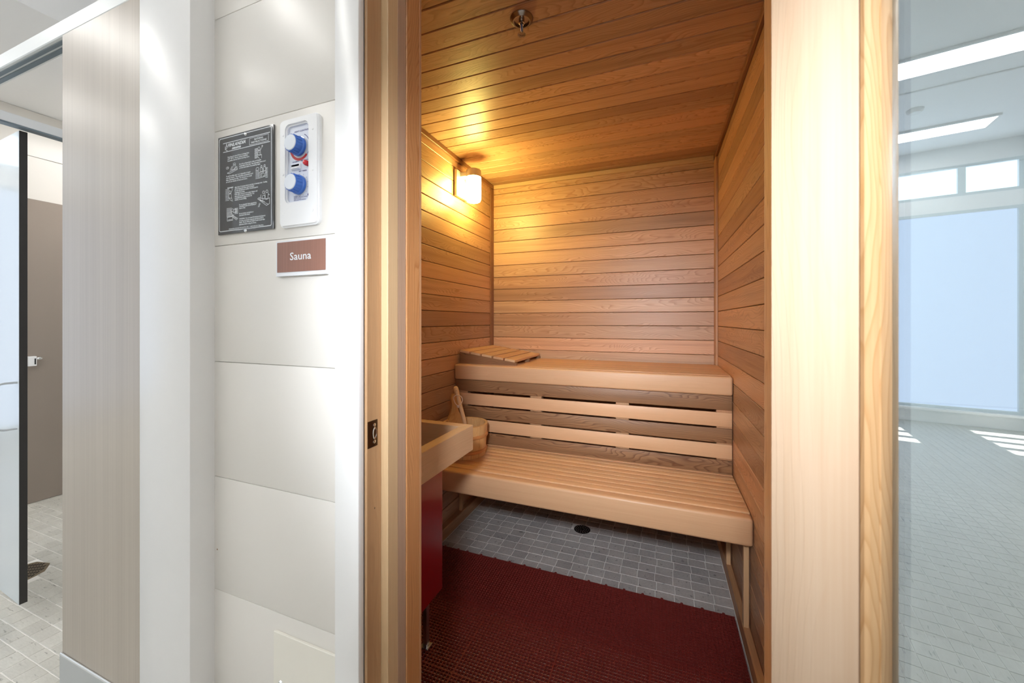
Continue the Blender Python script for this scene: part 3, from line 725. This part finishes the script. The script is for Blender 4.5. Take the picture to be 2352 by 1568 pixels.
icon('drawing', .028, .027, .063, .054, slat(.0, .45, [.09*i+.35 for i in range(8)]) + slat(.72, 1., [.08*i+.5 for i in range(6)]) + [circ(.5, .8, .11), [(.6, .85), (.85, .85), (.85, .6), (.6, .6), (.6, .85)], [(.05, .3), (.05, .02), (.55, .02)], [(.05, .3), (.5, .32), (.55, .1), (.15, .1)], [(.45, .4), (.95, .05)], [(.5, .42), (1., .1)], [(.42, .35), (.88, .0)], [(.4, .7), (.5, .45), (.65, .4)]])
icon('emblem', .021, .1755, .032, .190, [circ(.6, .85, .14), [(.5, .7), (.3, .3), (.7, .3), (.8, .65), (.5, .7)], [(.3, .3), (.6, .0), (.9, .0)], [(.1, .6), (.5, .55)], [(.1, .4), (.35, .35)], [(.1, .2), (.4, .15)]])
for z in (1.5225, 1.3245):
    s_ = lathe('mounting_screw', [(0, .0022), (.0022, .0019), (.0034, .0008), (.0036, 0)], M['chrome'], sg, (-.793, .5355, z), ROT_MY, 16)

# heat control
hc = empty('heat_control', (-.641, YP, 1.32), 'white rounded heat control plate with two blue knobs and a red lamp', 'control panel')
ring_plate('faceplate', rrect(-.692, 1.320, -.590, 1.5285, .011, 8), rrect(-.6725, 1.368, -.6175, 1.514, .008, 8), .5315, .5399, M['plastic'], hc, bev=.003)
box('dial_panel', (-.6735, .5375, 1.367), (-.6165, .5398, 1.515), M['plastic_blue'], hc)
def knob(x, z, ring):
    kb = lathe('knob', [(.0185, 0), (.0185, .006), (.0165, .008), (.0158, .0195), (.0152, .021), (0, .021)], M['blue'], hc, (x, .5373, z), ROT_MY, 40)
    lathe('knob_cap', [(0, .0222), (.0138, .0221), (.0147, .0212), (.0147, .0205)], M['cap'], kb, (x, .5373, z), ROT_MY, 36)
    rb = bmesh.new()
    for i in range(16):
        a = i*PI/8
        bbox(rb, (.0150, -.0006, .008), (.0170, .0006, .019), Matrix.Translation((x, .5373, z)) @ ROT_MY @ Matrix.Rotation(a, 4, 'Z'))
    from_bm('grip_ribs', rb, M['blue'], kb)
    lathe('skirt', [(.0165, .0004), (.0190, .0004), (.0190, .0022), (.0165, .0022)], M['chrome'], kb, (x, .5374, z), ROT_MY, 36)
    if ring:
        bm = bmesh.new()
        def arc(a0, a1, r0, r1, n=16):
            pts = []
            for i in range(n):
                b0, b1 = math.radians(a0+(a1-a0)*i/n), math.radians(a0+(a1-a0)*(i+1)/n)
                k = i/n; ra, rb_ = r1, r1
                bm.faces.new([bm.verts.new((x+r*math.cos(a), .5371, z+r*math.sin(a))) for r, a in ((r0, b0), (ra, b0), (rb_, b1), (r0, b1))])
        arc(196, 318, .0212, .0262); from_bm('scale_ring', bm, M['ringred'], hc).data
        bm = bmesh.new(); arc(-40, 62, .0246, .0258); o = from_bm('scale_ring', bm, M['ink'], hc)
    return kb
knob(-.6430, 1.4725, True); knob(-.6430, 1.3990, False)
il = lathe('indicator_lamp', [(.0052, 0), (.0052, .006), (.0042, .0085), (0, .0095)], M['redlamp'], hc, (-.6222, .5373, 1.4375), ROT_MY, 20)
lathe('lamp_bezel', [(.0052, .0002), (.0066, .0002), (.0062, .0016), (.0052, .0016)], M['chrome'], il, (-.6222, .5374, 1.4375), ROT_MY, 20)
sw = empty('x', (0, 0, 0)); D.objects.remove(sw)
swm = box('rocker_switch', (-.6640, .5345, 1.4295), (-.6400, .5376, 1.4400), M['plastic'], hc, bev=.0008)
extrude_poly('rocker', [(.5345, 1.4305), (.5322, 1.4312), (.5345, 1.4355), (.5345, 1.4392)], 'x', -.6620, -.6420, M['plastic'], swm)
for x, z in ((-.6805, 1.498), (-.6035, 1.498), (-.6805, 1.422), (-.6035, 1.422), (-.6805, 1.346), (-.6035, 1.346)):
    lathe('screw', [(0, .0010), (.0018, .0008), (.0026, 0)], M['plastic'], hc, (x, .5316, z), ROT_MY, 14)
hx = lambda s, x, z, size, wd, **k: text(s, x, z, .5372, size, M['ink'], hc, width=wd, **k)
hx('HEAT CONTROL', -.657, 1.5015, .0042, .0375, bold=.00008)
hx('ROOM LT', -.662, 1.4445, .0032, .018, bold=.00008); hx('MAIN PWR', -.6405, 1.4445, .0032, .0215, bold=.00008)
hx('SET TIMER', -.646, 1.4245, .0034, .021, bold=.00008)
hx('MODEL SC-9', -.659, 1.3780, .0023, .018, bold=.00005); hx('LISTED CONTROL PANEL', -.659, 1.3755, .0023, .036, bold=.00005)
hx('240 V.A.C.', -.659, 1.3730, .0023, .020, bold=.00005); hx('MAX LOAD 9 KW 50/60 HZ', -.659, 1.3705, .0023, .031, bold=.00005)
lathe('listing_mark', [(0, .0001), (.0028, .0001)], M['ink'], hc, (-.6205, .5374, 1.379), ROT_MY, 16, smooth=False)
tk = bmesh.new()
for i in range(-4, 9):
    a = math.radians(90-i*26)
    bbox(tk, (.0208, -.00025, .0003), (.0222, .00025, .0005), Matrix.Translation((-.643, .5373, 1.399)) @ ROT_MY @ Matrix.Rotation(a, 4, 'Z'))
from_bm('dial_ticks', tk, M['ink'], hc)
text('FINLANDIA', -.662, 1.341, .5313, .008, M['plastic'], hc, width=.046, shear=.3, name='embossed_lettering')

# room sign
ss = empty('room_sign', (-.635, YP, 1.225), 'small brown sign reading Sauna beside the doorway', 'sign')
box('acrylic_block', (-.7015, .5325, 1.226), (-.5725, .5399, 1.2945), M['acrylic'], ss, bev=.0006)
br = laminate('brown_sign_face', (.22, .095, .062), (.30, .135, .092), .4)
box('brown_face', (-.6970, .5316, 1.2335), (-.5726, .5325, 1.2915), br, ss)
text('Sauna', -.662, 1.256, .5313, .0205, M['print'], ss, width=.0545, bold=.00012)

# access cover and its screw
ac = empty('access_cover', (-.62, YP, .30), 'cream access cover plate screwed low on the panel wall', 'cover')
box('plate', (-.711, .5345, .28), (-.5495, .5398, .5285), M['cover'], ac, bev=.0009)
for x, z in ((-.691, .433),): lathe('screw', [(0, .0032), (.0035, .0026), (.005, 0)], M['chrome'], ac, (x, .5345, z), ROT_MY, 18)
rs = lathe('paint_chip', [(0, .0004), (.0013, .0003), (.0017, 0)], M['rust'], wf, (-.889, .5399, .648), ROT_MY, 9)

# ================================================================ BENCHES
BL, BR = XL+.002, XR-.002
def bench(name, loc, label, yf, yb, ztop, zbot, fdepth, group='sauna benches'):
    o = empty(name, loc, label, 'bench', group)
    board('front_board', (BL, yf, zbot), (BR, yf+fdepth, ztop), 'x', '-y', M['fascia'], o, .010, 4)
    y = yf+fdepth+.004
    while y+.037 < yb:
        board('slat', (BL+.001, y, ztop-.026), (BR-.001, y+.0390, ztop), 'x', 'z', M['slat_light'], o, .0012, 2)
        y += .0417
    for x in (BL+.04, -.64, -.18, BR-.06):
        board('cross_support', (x, yf+fdepth+.001, ztop-.07), (x+.038, yb-.004, ztop-.0265), 'y', 'x', M['cedar_trim'], o, .001)
    return o
lb = bench('lower_bench', (-.39, 1.7, 0), 'low wide sauna bench of pale slats, the bucket standing on it', 1.500, 1.925, .467, .371, .049)
for x0, x1 in ((.2745, .2915), (-1.068, -1.051)):
    for y in (1.552, 1.925): board('leg', (x0, y, .0605), (x1, y+.022, .3963), 'z', '-y', M['slat_light'], lb, .0012)
ub = bench('upper_bench', (-.39, 2.15, .8), 'high sauna bench of pale slats along the back wall, headrest lying on it', 1.890, 2.419, .895, .812, .044)
# stepped backrest between the benches
bk = empty('bench_skirt', (-.39, 1.91, .47), 'panel of five alternating dark and pale slats between the two benches', 'slat panel')
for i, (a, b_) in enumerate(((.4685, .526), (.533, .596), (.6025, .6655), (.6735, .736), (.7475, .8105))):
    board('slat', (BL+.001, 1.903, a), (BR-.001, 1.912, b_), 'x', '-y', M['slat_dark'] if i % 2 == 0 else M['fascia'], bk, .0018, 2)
for a, b_ in ((-1.078, -1.005), (-.637, -.575), (-.200, -.139), (.233, .2945)):
    board('batten', (a, 1.9122, .468), (b_, 1.945, .811), 'z', '-y', M['cedar_trim'], bk, .001)

# headrest
X0, X1, Y0, Y1 = -1.074, -.727, 1.938, 2.402; zb = .8955
hd = empty('headrest', (-.9, 2.17, .895), 'sloping slatted wooden headrest in the left corner of the upper bench', 'headrest')
za, zc = .961, .911     # underside of the slats left and right
for y in (Y0+.006, (Y0+Y1)/2-.009, Y1-.026):
    extrude_poly('side_wedge', [(X0, zb), (X1, zb), (X1, zc), (X0, za)], 'y', y, y+.018, M['slat_dark'], hd)
ang = math.atan2(zc-za, X1-X0)
nS = 5; pitch = (X1-X0)/nS
for i in range(nS):
    xa = X0+i*pitch+.0045; xb = X0+(i+1)*pitch-.0055
    zm = za+(zc-za)*((xa+xb)/2-X0)/(X1-X0)
    fr = Matrix.Translation(((xa+xb)/2, (Y0+Y1)/2, zm+.0068)) @ Matrix.Rotation(-ang, 4, 'Y')
    board('slat', (-(xb-xa)/2, -(Y1-Y0)/2, -.0062), ((xb-xa)/2, (Y1-Y0)/2, .0062), 'y', 'z', M['slat_light'], hd, .001, 1, frame=fr)

# ================================================================ BUCKET AND LADLE
bc = Vector((-.925, 1.73, .4675))
bu = empty('bucket', bc, 'round pine bucket with two wooden hoops on the lower bench', 'bucket')
H_ = .156; nst = 16
def brad(z): return .1035+(.1150-.1035)*z/H_
for i in range(nst):
    a0, a1 = 2*PI*i/nst+.006, 2*PI*(i+1)/nst-.006
    am = (a0+a1)/2
    tall = abs(((am-math.radians(152)+PI) % (2*PI))-PI) < .13
    bm = bmesh.new()
    # section rows from the bottom to the top
    rows = []
    if not tall: zs_ = [(0, 1), (H_, 1)]
    else: zs_ = [(0, 1), (H_-.004, 1)]
    for z, k in zs_:
        for rr in (brad(z), brad(z)-.013):
            rows.append([bm.verts.new((rr*math.cos(am+(a0-am+(a1-a0)*t)*k), rr*math.sin(am+(a0-am+(a1-a0)*t)*k), z)) for t in (0, .5, 1)])
    Oa, Ia, Ob, Ib = rows
    def q(a, b_): 
        for j in range(2): bm.faces.new((a[j], a[j+1], b_[j+1], b_[j]))
    q(Oa, Ob); q(Ib, Ia); q(Ob, Ib); q(Ia, Oa)
    bm.faces.new((Oa[0], Ob[0], Ib[0], Ia[0])); bm.faces.new((Oa[2], Ia[2], Ib[2], Ob[2]))
    bmesh.ops.recalc_face_normals(bm, faces=bm.faces[:])
    # rotate into grain-along-X frame
    rot = Matrix(((0, 0, 1), (0, 1, 0), (-1, 0, 0))).to_4x4()
    bm.transform(rot)
    from_bm('stave', bm, M['bucket'], bu, Matrix.Translation(bc) @ rot.inverted())
# tall ear stave, a shaped board that flares into the rim
ea = math.radians(150)
half = [(.052, .118), (.050, .135), (.043, .155), (.033, .172), (.024, .190), (.0195, .210), (.018, .232), (.0195, .250), (.0200, .266), (.0165, .279), (.009, .286)]
poly = [(-a, b_) for a, b_ in half] + [(a, b_) for a, b_ in half[::-1]]
bm = bmesh.new(); rr = .1085
def curve(u_, dr): 
    r_ = math.sqrt(max((rr+dr)**2-(u_)**2, 0)); return r_
FA = [bm.verts.new((b_, u_, curve(u_, .0065))) for u_, b_ in poly]; FB = [bm.verts.new((b_, u_, curve(u_, -.0065))) for u_, b_ in poly]
n = len(poly); hn = len(half)
for V, flip in ((FA, 0), (FB, 1)):
    for i in range(hn-1):
        f_ = [V[i], V[i+1], V[n-2-i], V[n-1-i]]
        bm.faces.new(f_[::-1] if flip else f_)
for i in range(n): bm.faces.new((FA[i], FA[(i+1) % n], FB[(i+1) % n], FB[i]))
bmesh.ops.recalc_face_normals(bm, faces=bm.faces[:])
d_ = Vector((math.cos(ea), math.sin(ea), 0)); t_ = Vector((-math.sin(ea), math.cos(ea), 0))
# columns: local x -> up, local y -> tangent, local z -> outward
em = Matrix(((0, t_.x, d_.x, bc.x), (0, t_.y, d_.y, bc.y), (1, 0, 0, bc.z), (0, 0, 0, 1)))
from_bm('handle_stave', bm, M['bucket'], bu, em)
for z in (.030, .102):
    lathe('hoop', [(brad(z)+.0003, z-.009), (brad(z)+.005, z-.006), (brad(z)+.0062, z), (brad(z)+.005, z+.006), (brad(z)+.0003, z+.009)], M['hoop'], bu, bc, n=48)
lathe('bucket_base', [(0, .012), (brad(.01)-.013, .012), (brad(.01)-.013, .004), (0, .004)], M['bucket'], bu, bc, n=32)
la = empty('ladle', (-.885, 1.71, .50), 'pale wooden ladle with a rope loop leaning in the bucket', 'ladle')
top = Vector((-.990, 1.745, .800)); bot = Vector((-.895, 1.722, .535))
pts = [top.lerp(bot, t) for t in [0, .02, .06, .12, .2, .4, .6, .8, 1]]
# handle mesh with local x along it so the grain follows
dirv = (bot-top).normalized(); sidev = dirv.orthogonal().normalized(); nrm = dirv.cross(sidev)
hm = Matrix(((dirv.x, sidev.x, nrm.x, top.x), (dirv.y, sidev.y, nrm.y, top.y), (dirv.z, sidev.z, nrm.z, top.z), (0, 0, 0, 1)))
ln = (bot-top).length
bm = bmesh.new(); rings = []
for t, r_ in ((0, .005), (.012, .0098), (.035, .0128), (.09, .0135), (.16, .0118), (.3, .0108), (.6, .0105), (1, .0105)):
    rings.append([bm.verts.new((t*ln, r_*math.cos(2*PI*j/14), r_*math.sin(2*PI*j/14))) for j in range(14)])
for A, B in zip(rings, rings[1:]):
    for j in range(14): bm.faces.new((A[j], A[(j+1) % 14], B[(j+1) % 14], B[j]))
bm.faces.new(rings[0][::-1]); bm.faces.new(rings[-1]); bmesh.ops.recalc_face_normals(bm, faces=bm.faces[:])
from_bm('handle', bm, M['ladle'], la, hm, True)
cup = bot + Vector((.012, -.002, -.012))
lathe('cup', [(0, -.030), (.026, -.030), (.030, -.025), (.033, .018), (.029, .018), (.026, -.022), (0, -.024)], M['ladle'], la, cup, n=28)
hp = top.lerp(bot, .075)
cdir = (Vector((0, 0, 1.14))-hp).normalized()*1.0
lathe('peg_hole', [(0, .0002), (.0017, .0002)], M['hole'], la, hp + (Vector((.45, -.89, 0)).normalized())*.0138, Vector((.45, -.89, 0)).to_track_quat('Z', 'Y').to_matrix().to_4x4(), 12, smooth=False)
# rope loop hangs from the hole, both strands meet in a knot
rt = Vector((.89, .45, 0)); fwd = Vector((.45, -.89, 0))
k0 = top.lerp(bot, .30) + fwd*.018 + Vector((-.006, 0, -.012))
lp = []
for t in range(25):
    a = 2*PI*t/24
    s_ = math.sin(a); c_ = math.cos(a)
    lp.append(k0 + rt*(s_*.021*(1+.25*c_)) + Vector((0, 0, .026+.026*c_ if c_ > -1 else 0)) + fwd*(.004*(1-c_)) + Vector((.0, 0, .0)) + (Vector((-.006, 0, 0))*max(c_, 0)))
rope = tube('rope_loop', lp[:-1], .0021, M['rope'], la, 8, closed=True)
kn = bmesh.new(); bmesh.ops.create_icosphere(kn, subdivisions=2, radius=.0068, matrix=Matrix.Translation(k0+fwd*.003+Vector((0, 0, -.004))) @ Matrix.Diagonal((1, 1, 1.3, 1)))
for v in kn.verts: v.co += Vector((R.uniform(-1, 1), R.uniform(-1, 1), R.uniform(-1, 1)))*.0011
from_bm('knot', kn, M['rope'], la, None, True)

# ================================================================ HEATER AND ITS GUARD
gd = empty('heater_guard', (-.85, 1.0, .68), 'pale wooden guard frame of two mitred boards around the red heater', 'guard rail')
zg0, zg1, gx, gy, gt = .6815, .770, -.620, 1.220, .0365
def grained(nm, poly, z0, z1, la_, mat, parent):
    bm = bmesh.new(); cx = sum(p[0] for p in poly)/4; cy = sum(p[1] for p in poly)/4; cz = (z0+z1)/2
    x = AX[la_]; z = Vector((0, 0, 1)); y_ = z.cross(x)
    def lc(px, py, pz):
        v = Vector((px-cx, py-cy, pz-cz)); return (v.dot(x), v.dot(y_), v.dot(z))
    A = [bm.verts.new(lc(*p, z0)) for p in poly]; B = [bm.verts.new(lc(*p, z1)) for p in poly]
    bm.faces.new(A); bm.faces.new(B[::-1])
    for i in range(4): bm.faces.new((A[i], A[(i+1) % 4], B[(i+1) % 4], B[i]))
    bmesh.ops.recalc_face_normals(bm, faces=bm.faces[:]); bmesh.ops.bevel(bm, geom=bm.edges[:], offset=.001, segments=2, affect='EDGES')
    mt = Matrix.Translation((cx, cy, cz)) @ Matrix(((x.x, y_.x, z.x), (x.y, y_.y, z.y), (x.z, y_.z, z.z))).to_4x4()
    return from_bm(nm, bm, mat, parent, mt)
grained('side_board', [(gx, YF+.001), (gx, gy), (gx-gt, gy-gt), (gx-gt, YF+.001)], zg0, zg1, 'y', M['guard'], gd)
grained('end_board', [(gx-.0004, gy), (XL+.001, gy), (XL+.001, gy-gt), (gx-gt-.0004, gy-gt)], zg0, zg1, 'x', M['guard'], gd)
ht = empty('sauna_heater', (-.87, .95, .01), 'dark red enamelled sauna heater below the wooden guard', 'heater')
hb = box('cabinet', (-1.04, .745, .217), (-.700, 1.147, .655), M['red'], ht, bev=.004, seg=3)
for x, y in ((-.735, 1.135), (-.735, .77), (-1.0, 1.12), (-1.0, .77)):
    if (x, y) == (-.735, 1.135): x, y = -.757, 1.132
    box('leg', (x-.008, y-.008, .0125), (x+.008, y+.008, .2171), M['steel'], ht, bev=.001)
    box('foot', (x-.016, y-.016, .0122), (x+.016, y+.016, .0155), M['steel'], ht, bev=.001)
box('top_grille', (-1.03, .755, .655), (-.71, 1.137, .661), M['iron'], ht, bev=.001)

# ================================================================ SCONCE
sc = empty('wall_sconce', (XL, 1.95, 1.84), 'lit cylinder wall sconce high on the left cedar wall', 'wall lamp')
box('backplate', (XL+.0005, 1.886, 1.843), (XL+.020, 2.012, 1.990), M['sconce_metal'], sc, bev=.002, seg=2)
SC = Vector((-.9875, 1.950, 0))
box('arm', (XL+.0195, 1.925, 1.958), (SC.x, 1.975, 1.984), M['sconce_metal'], sc, bev=.002)
lathe('cap', [(0, 1.993), (.040, 1.993), (.0425, 1.990), (.0425, 1.952), (.040, 1.952), (.040, 1.9525)], M['sconce_metal'], sc, SC, n=40)
lathe('glass_shade', [(0, 1.812), (.028, 1.8125), (.037, 1.817), (.0415, 1.828), (.0422, 1.89), (.0412, 1.951), (0, 1.9515)], M['e_lamp'], sc, SC, n=40)
for z in (1.905,): lathe('screw', [(0, .0022), (.0035, .0016), (.0045, 0)], M['chrome'], sc, (XL+.020, 1.980, z), RX, 16)

# ================================================================ SPRINKLER
sp_ = empty('sprinkler', (-.397, 1.109, ZC), 'metal fire sprinkler head hanging from the cedar ceiling', 'sprinkler')
SP = Vector((-.397, 1.109, 0))
lathe('escutcheon', [(0, ZC-.004), (.0225, ZC-.0045), (.0235, ZC-.010), (.0270, ZC-.0105), (.0345, ZC-.004), (.0358, ZC-.0002)], M['brass_dark'], sp_, SP, n=44)
lathe('body', [(.0085, ZC-.005), (.0085, ZC-.014), (.0065, ZC-.015), (.0065, ZC-.020), (0, ZC-.020)], M['chrome'], sp_, SP, n=20)
for s_ in (-1, 1):
    tube('frame_arm', [SP+Vector((.0, s_*.007, ZC-.016)), SP+Vector((0, s_*.0105, ZC-.026)), SP+Vector((0, s_*.0085, ZC-.038)), SP+Vector((0, s_*.002, ZC-.0455))], .0019, M['chrome'], sp_, 8)
tube('bulb', [SP+Vector((0, 0, ZC-.020)), SP+Vector((0, 0, ZC-.043))], .0018, M['blue'], sp_, 10)
df_ = lathe('deflector', [(0, ZC-.0465), (.0065, ZC-.0465), (.0065, ZC-.0478), (0, ZC-.0478)], M['brass_dark'], sp_, SP, n=20)
tb = bmesh.new()
for i in range(16):
    bbox(tb, (.006, -.0011, -.0008), (.0128, .0011, .0002), Matrix.Translation(SP+Vector((0, 0, ZC-.0468))) @ Matrix.Rotation(i*PI/8, 4, 'Z') @ Matrix.Rotation(.15, 4, 'Y'))
from_bm('deflector_teeth', tb, M['brass_dark'], df_)

# ================================================================ SAUNA FLOOR DRAIN
fd = empty('floor_drain', (-.397, 2.09, 0), 'round black perforated drain cover in the sauna tiles under the bench', 'drain')
lathe('cover', [(0, .0012), (.041, .0012), (.0435, .0006), (.0440, -.0014)], M['iron'], fd, (-.397, 2.09, 0), n=40)
hl = bmesh.new()
for rr, k in ((.012, 6), (.023, 11), (.034, 16)):
    for i in range(k):
        a = 2*PI*i/k+rr*20
        bmesh.ops.create_circle(hl, cap_ends=True, segments=10, radius=.0031, matrix=Matrix.Translation((-.397+rr*math.cos(a), 2.09+rr*math.sin(a), .00135)))
from_bm('holes', hl, M['steel'], fd)

# ================================================================ RED FLOOR MAT of interlocking grid tiles
mt_ = empty('floor_mat', (-.39, 1.18, 0), 'dark red plastic grid mat covering the sauna floor', 'mat')
MS = .2955; NC = 24; CP = MS/NC; ZT = .0115
def mat_mesh(nx, ny, far):
    bm = bmesh.new(); wx, wy = nx*CP, ny*CP
    hw = .00125
    for i in range(nx+1):
        x = min(max(i*CP, hw), wx-hw); bbox(bm, (x-hw, 0.0004, .0035), (x+hw, wy-.0004, ZT-.0006))
    for j in range(ny+1):
        y = min(max(j*CP, hw), wy-hw); bbox(bm, (0.0004, y-hw, .004), (wx-.0004, y+hw, ZT))
    # raised studs on the crossings, feet below, taller stars on the corners of each quarter
    for i in range(nx):
        for j in range(ny):
            cx, cy = (i+.5)*CP, j*CP
            if (i*7+j*13) % 5 == 0: continue
            s = .0017
            a = [bm.verts.new((i*CP+CP/2+dx*s, cy+CP*0+dy*s+.0012, ZT-.0002)) for dx, dy in ((-1, -1), (1, -1), (1, 1), (-1, 1))]
            t = bm.verts.new((cx, cy+.0012, ZT+.0011))
            for k in range(4): bm.faces.new((a[k], a[(k+1) % 4], t))
    for i in range(0, nx+1, 6):
        for j in range(0, ny+1, 6):
            x = min(max(i*CP, .003), wx-.003); y = min(max(j*CP, .003), wy-.003)
            bbox(bm, (x-.0028, y-.0028, .0003), (x+.0028, y+.0028, ZT+.0004))
    if far:
        for i in range(3, nx, 6):
            bmesh.ops.create_cone(bm, cap_ends=True, segments=10, radius1=.0062, radius2=.0055, depth=ZT-.002, matrix=Matrix.Translation((i*CP, wy+.0025, ZT/2+.0012)))
    me = D.meshes.new('mat_tile'); bm.normal_update(); bm.to_mesh(me); bm.free(); me.materials.append(M['mat']); return me
mm = {}
xs_ = [(-1.041, 10), (-.9165, 24), (-.6210, 24), (-.3255, 24), (-.0300, 24)]
ys_ = [(1.668-MS, 24, 1), (1.668-2*MS, 24, 0), (1.668-3*MS, 24, 0), (1.668-3*MS-6*CP, 6, 0)]
for x, nx in xs_:
    for y, ny, far in ys_:
        k = (nx, ny, far)
        if k not in mm: mm[k] = mat_mesh(*k)
        link('mat_tile', mm[k], None, mt_, Matrix.Translation((x, y, .0)))
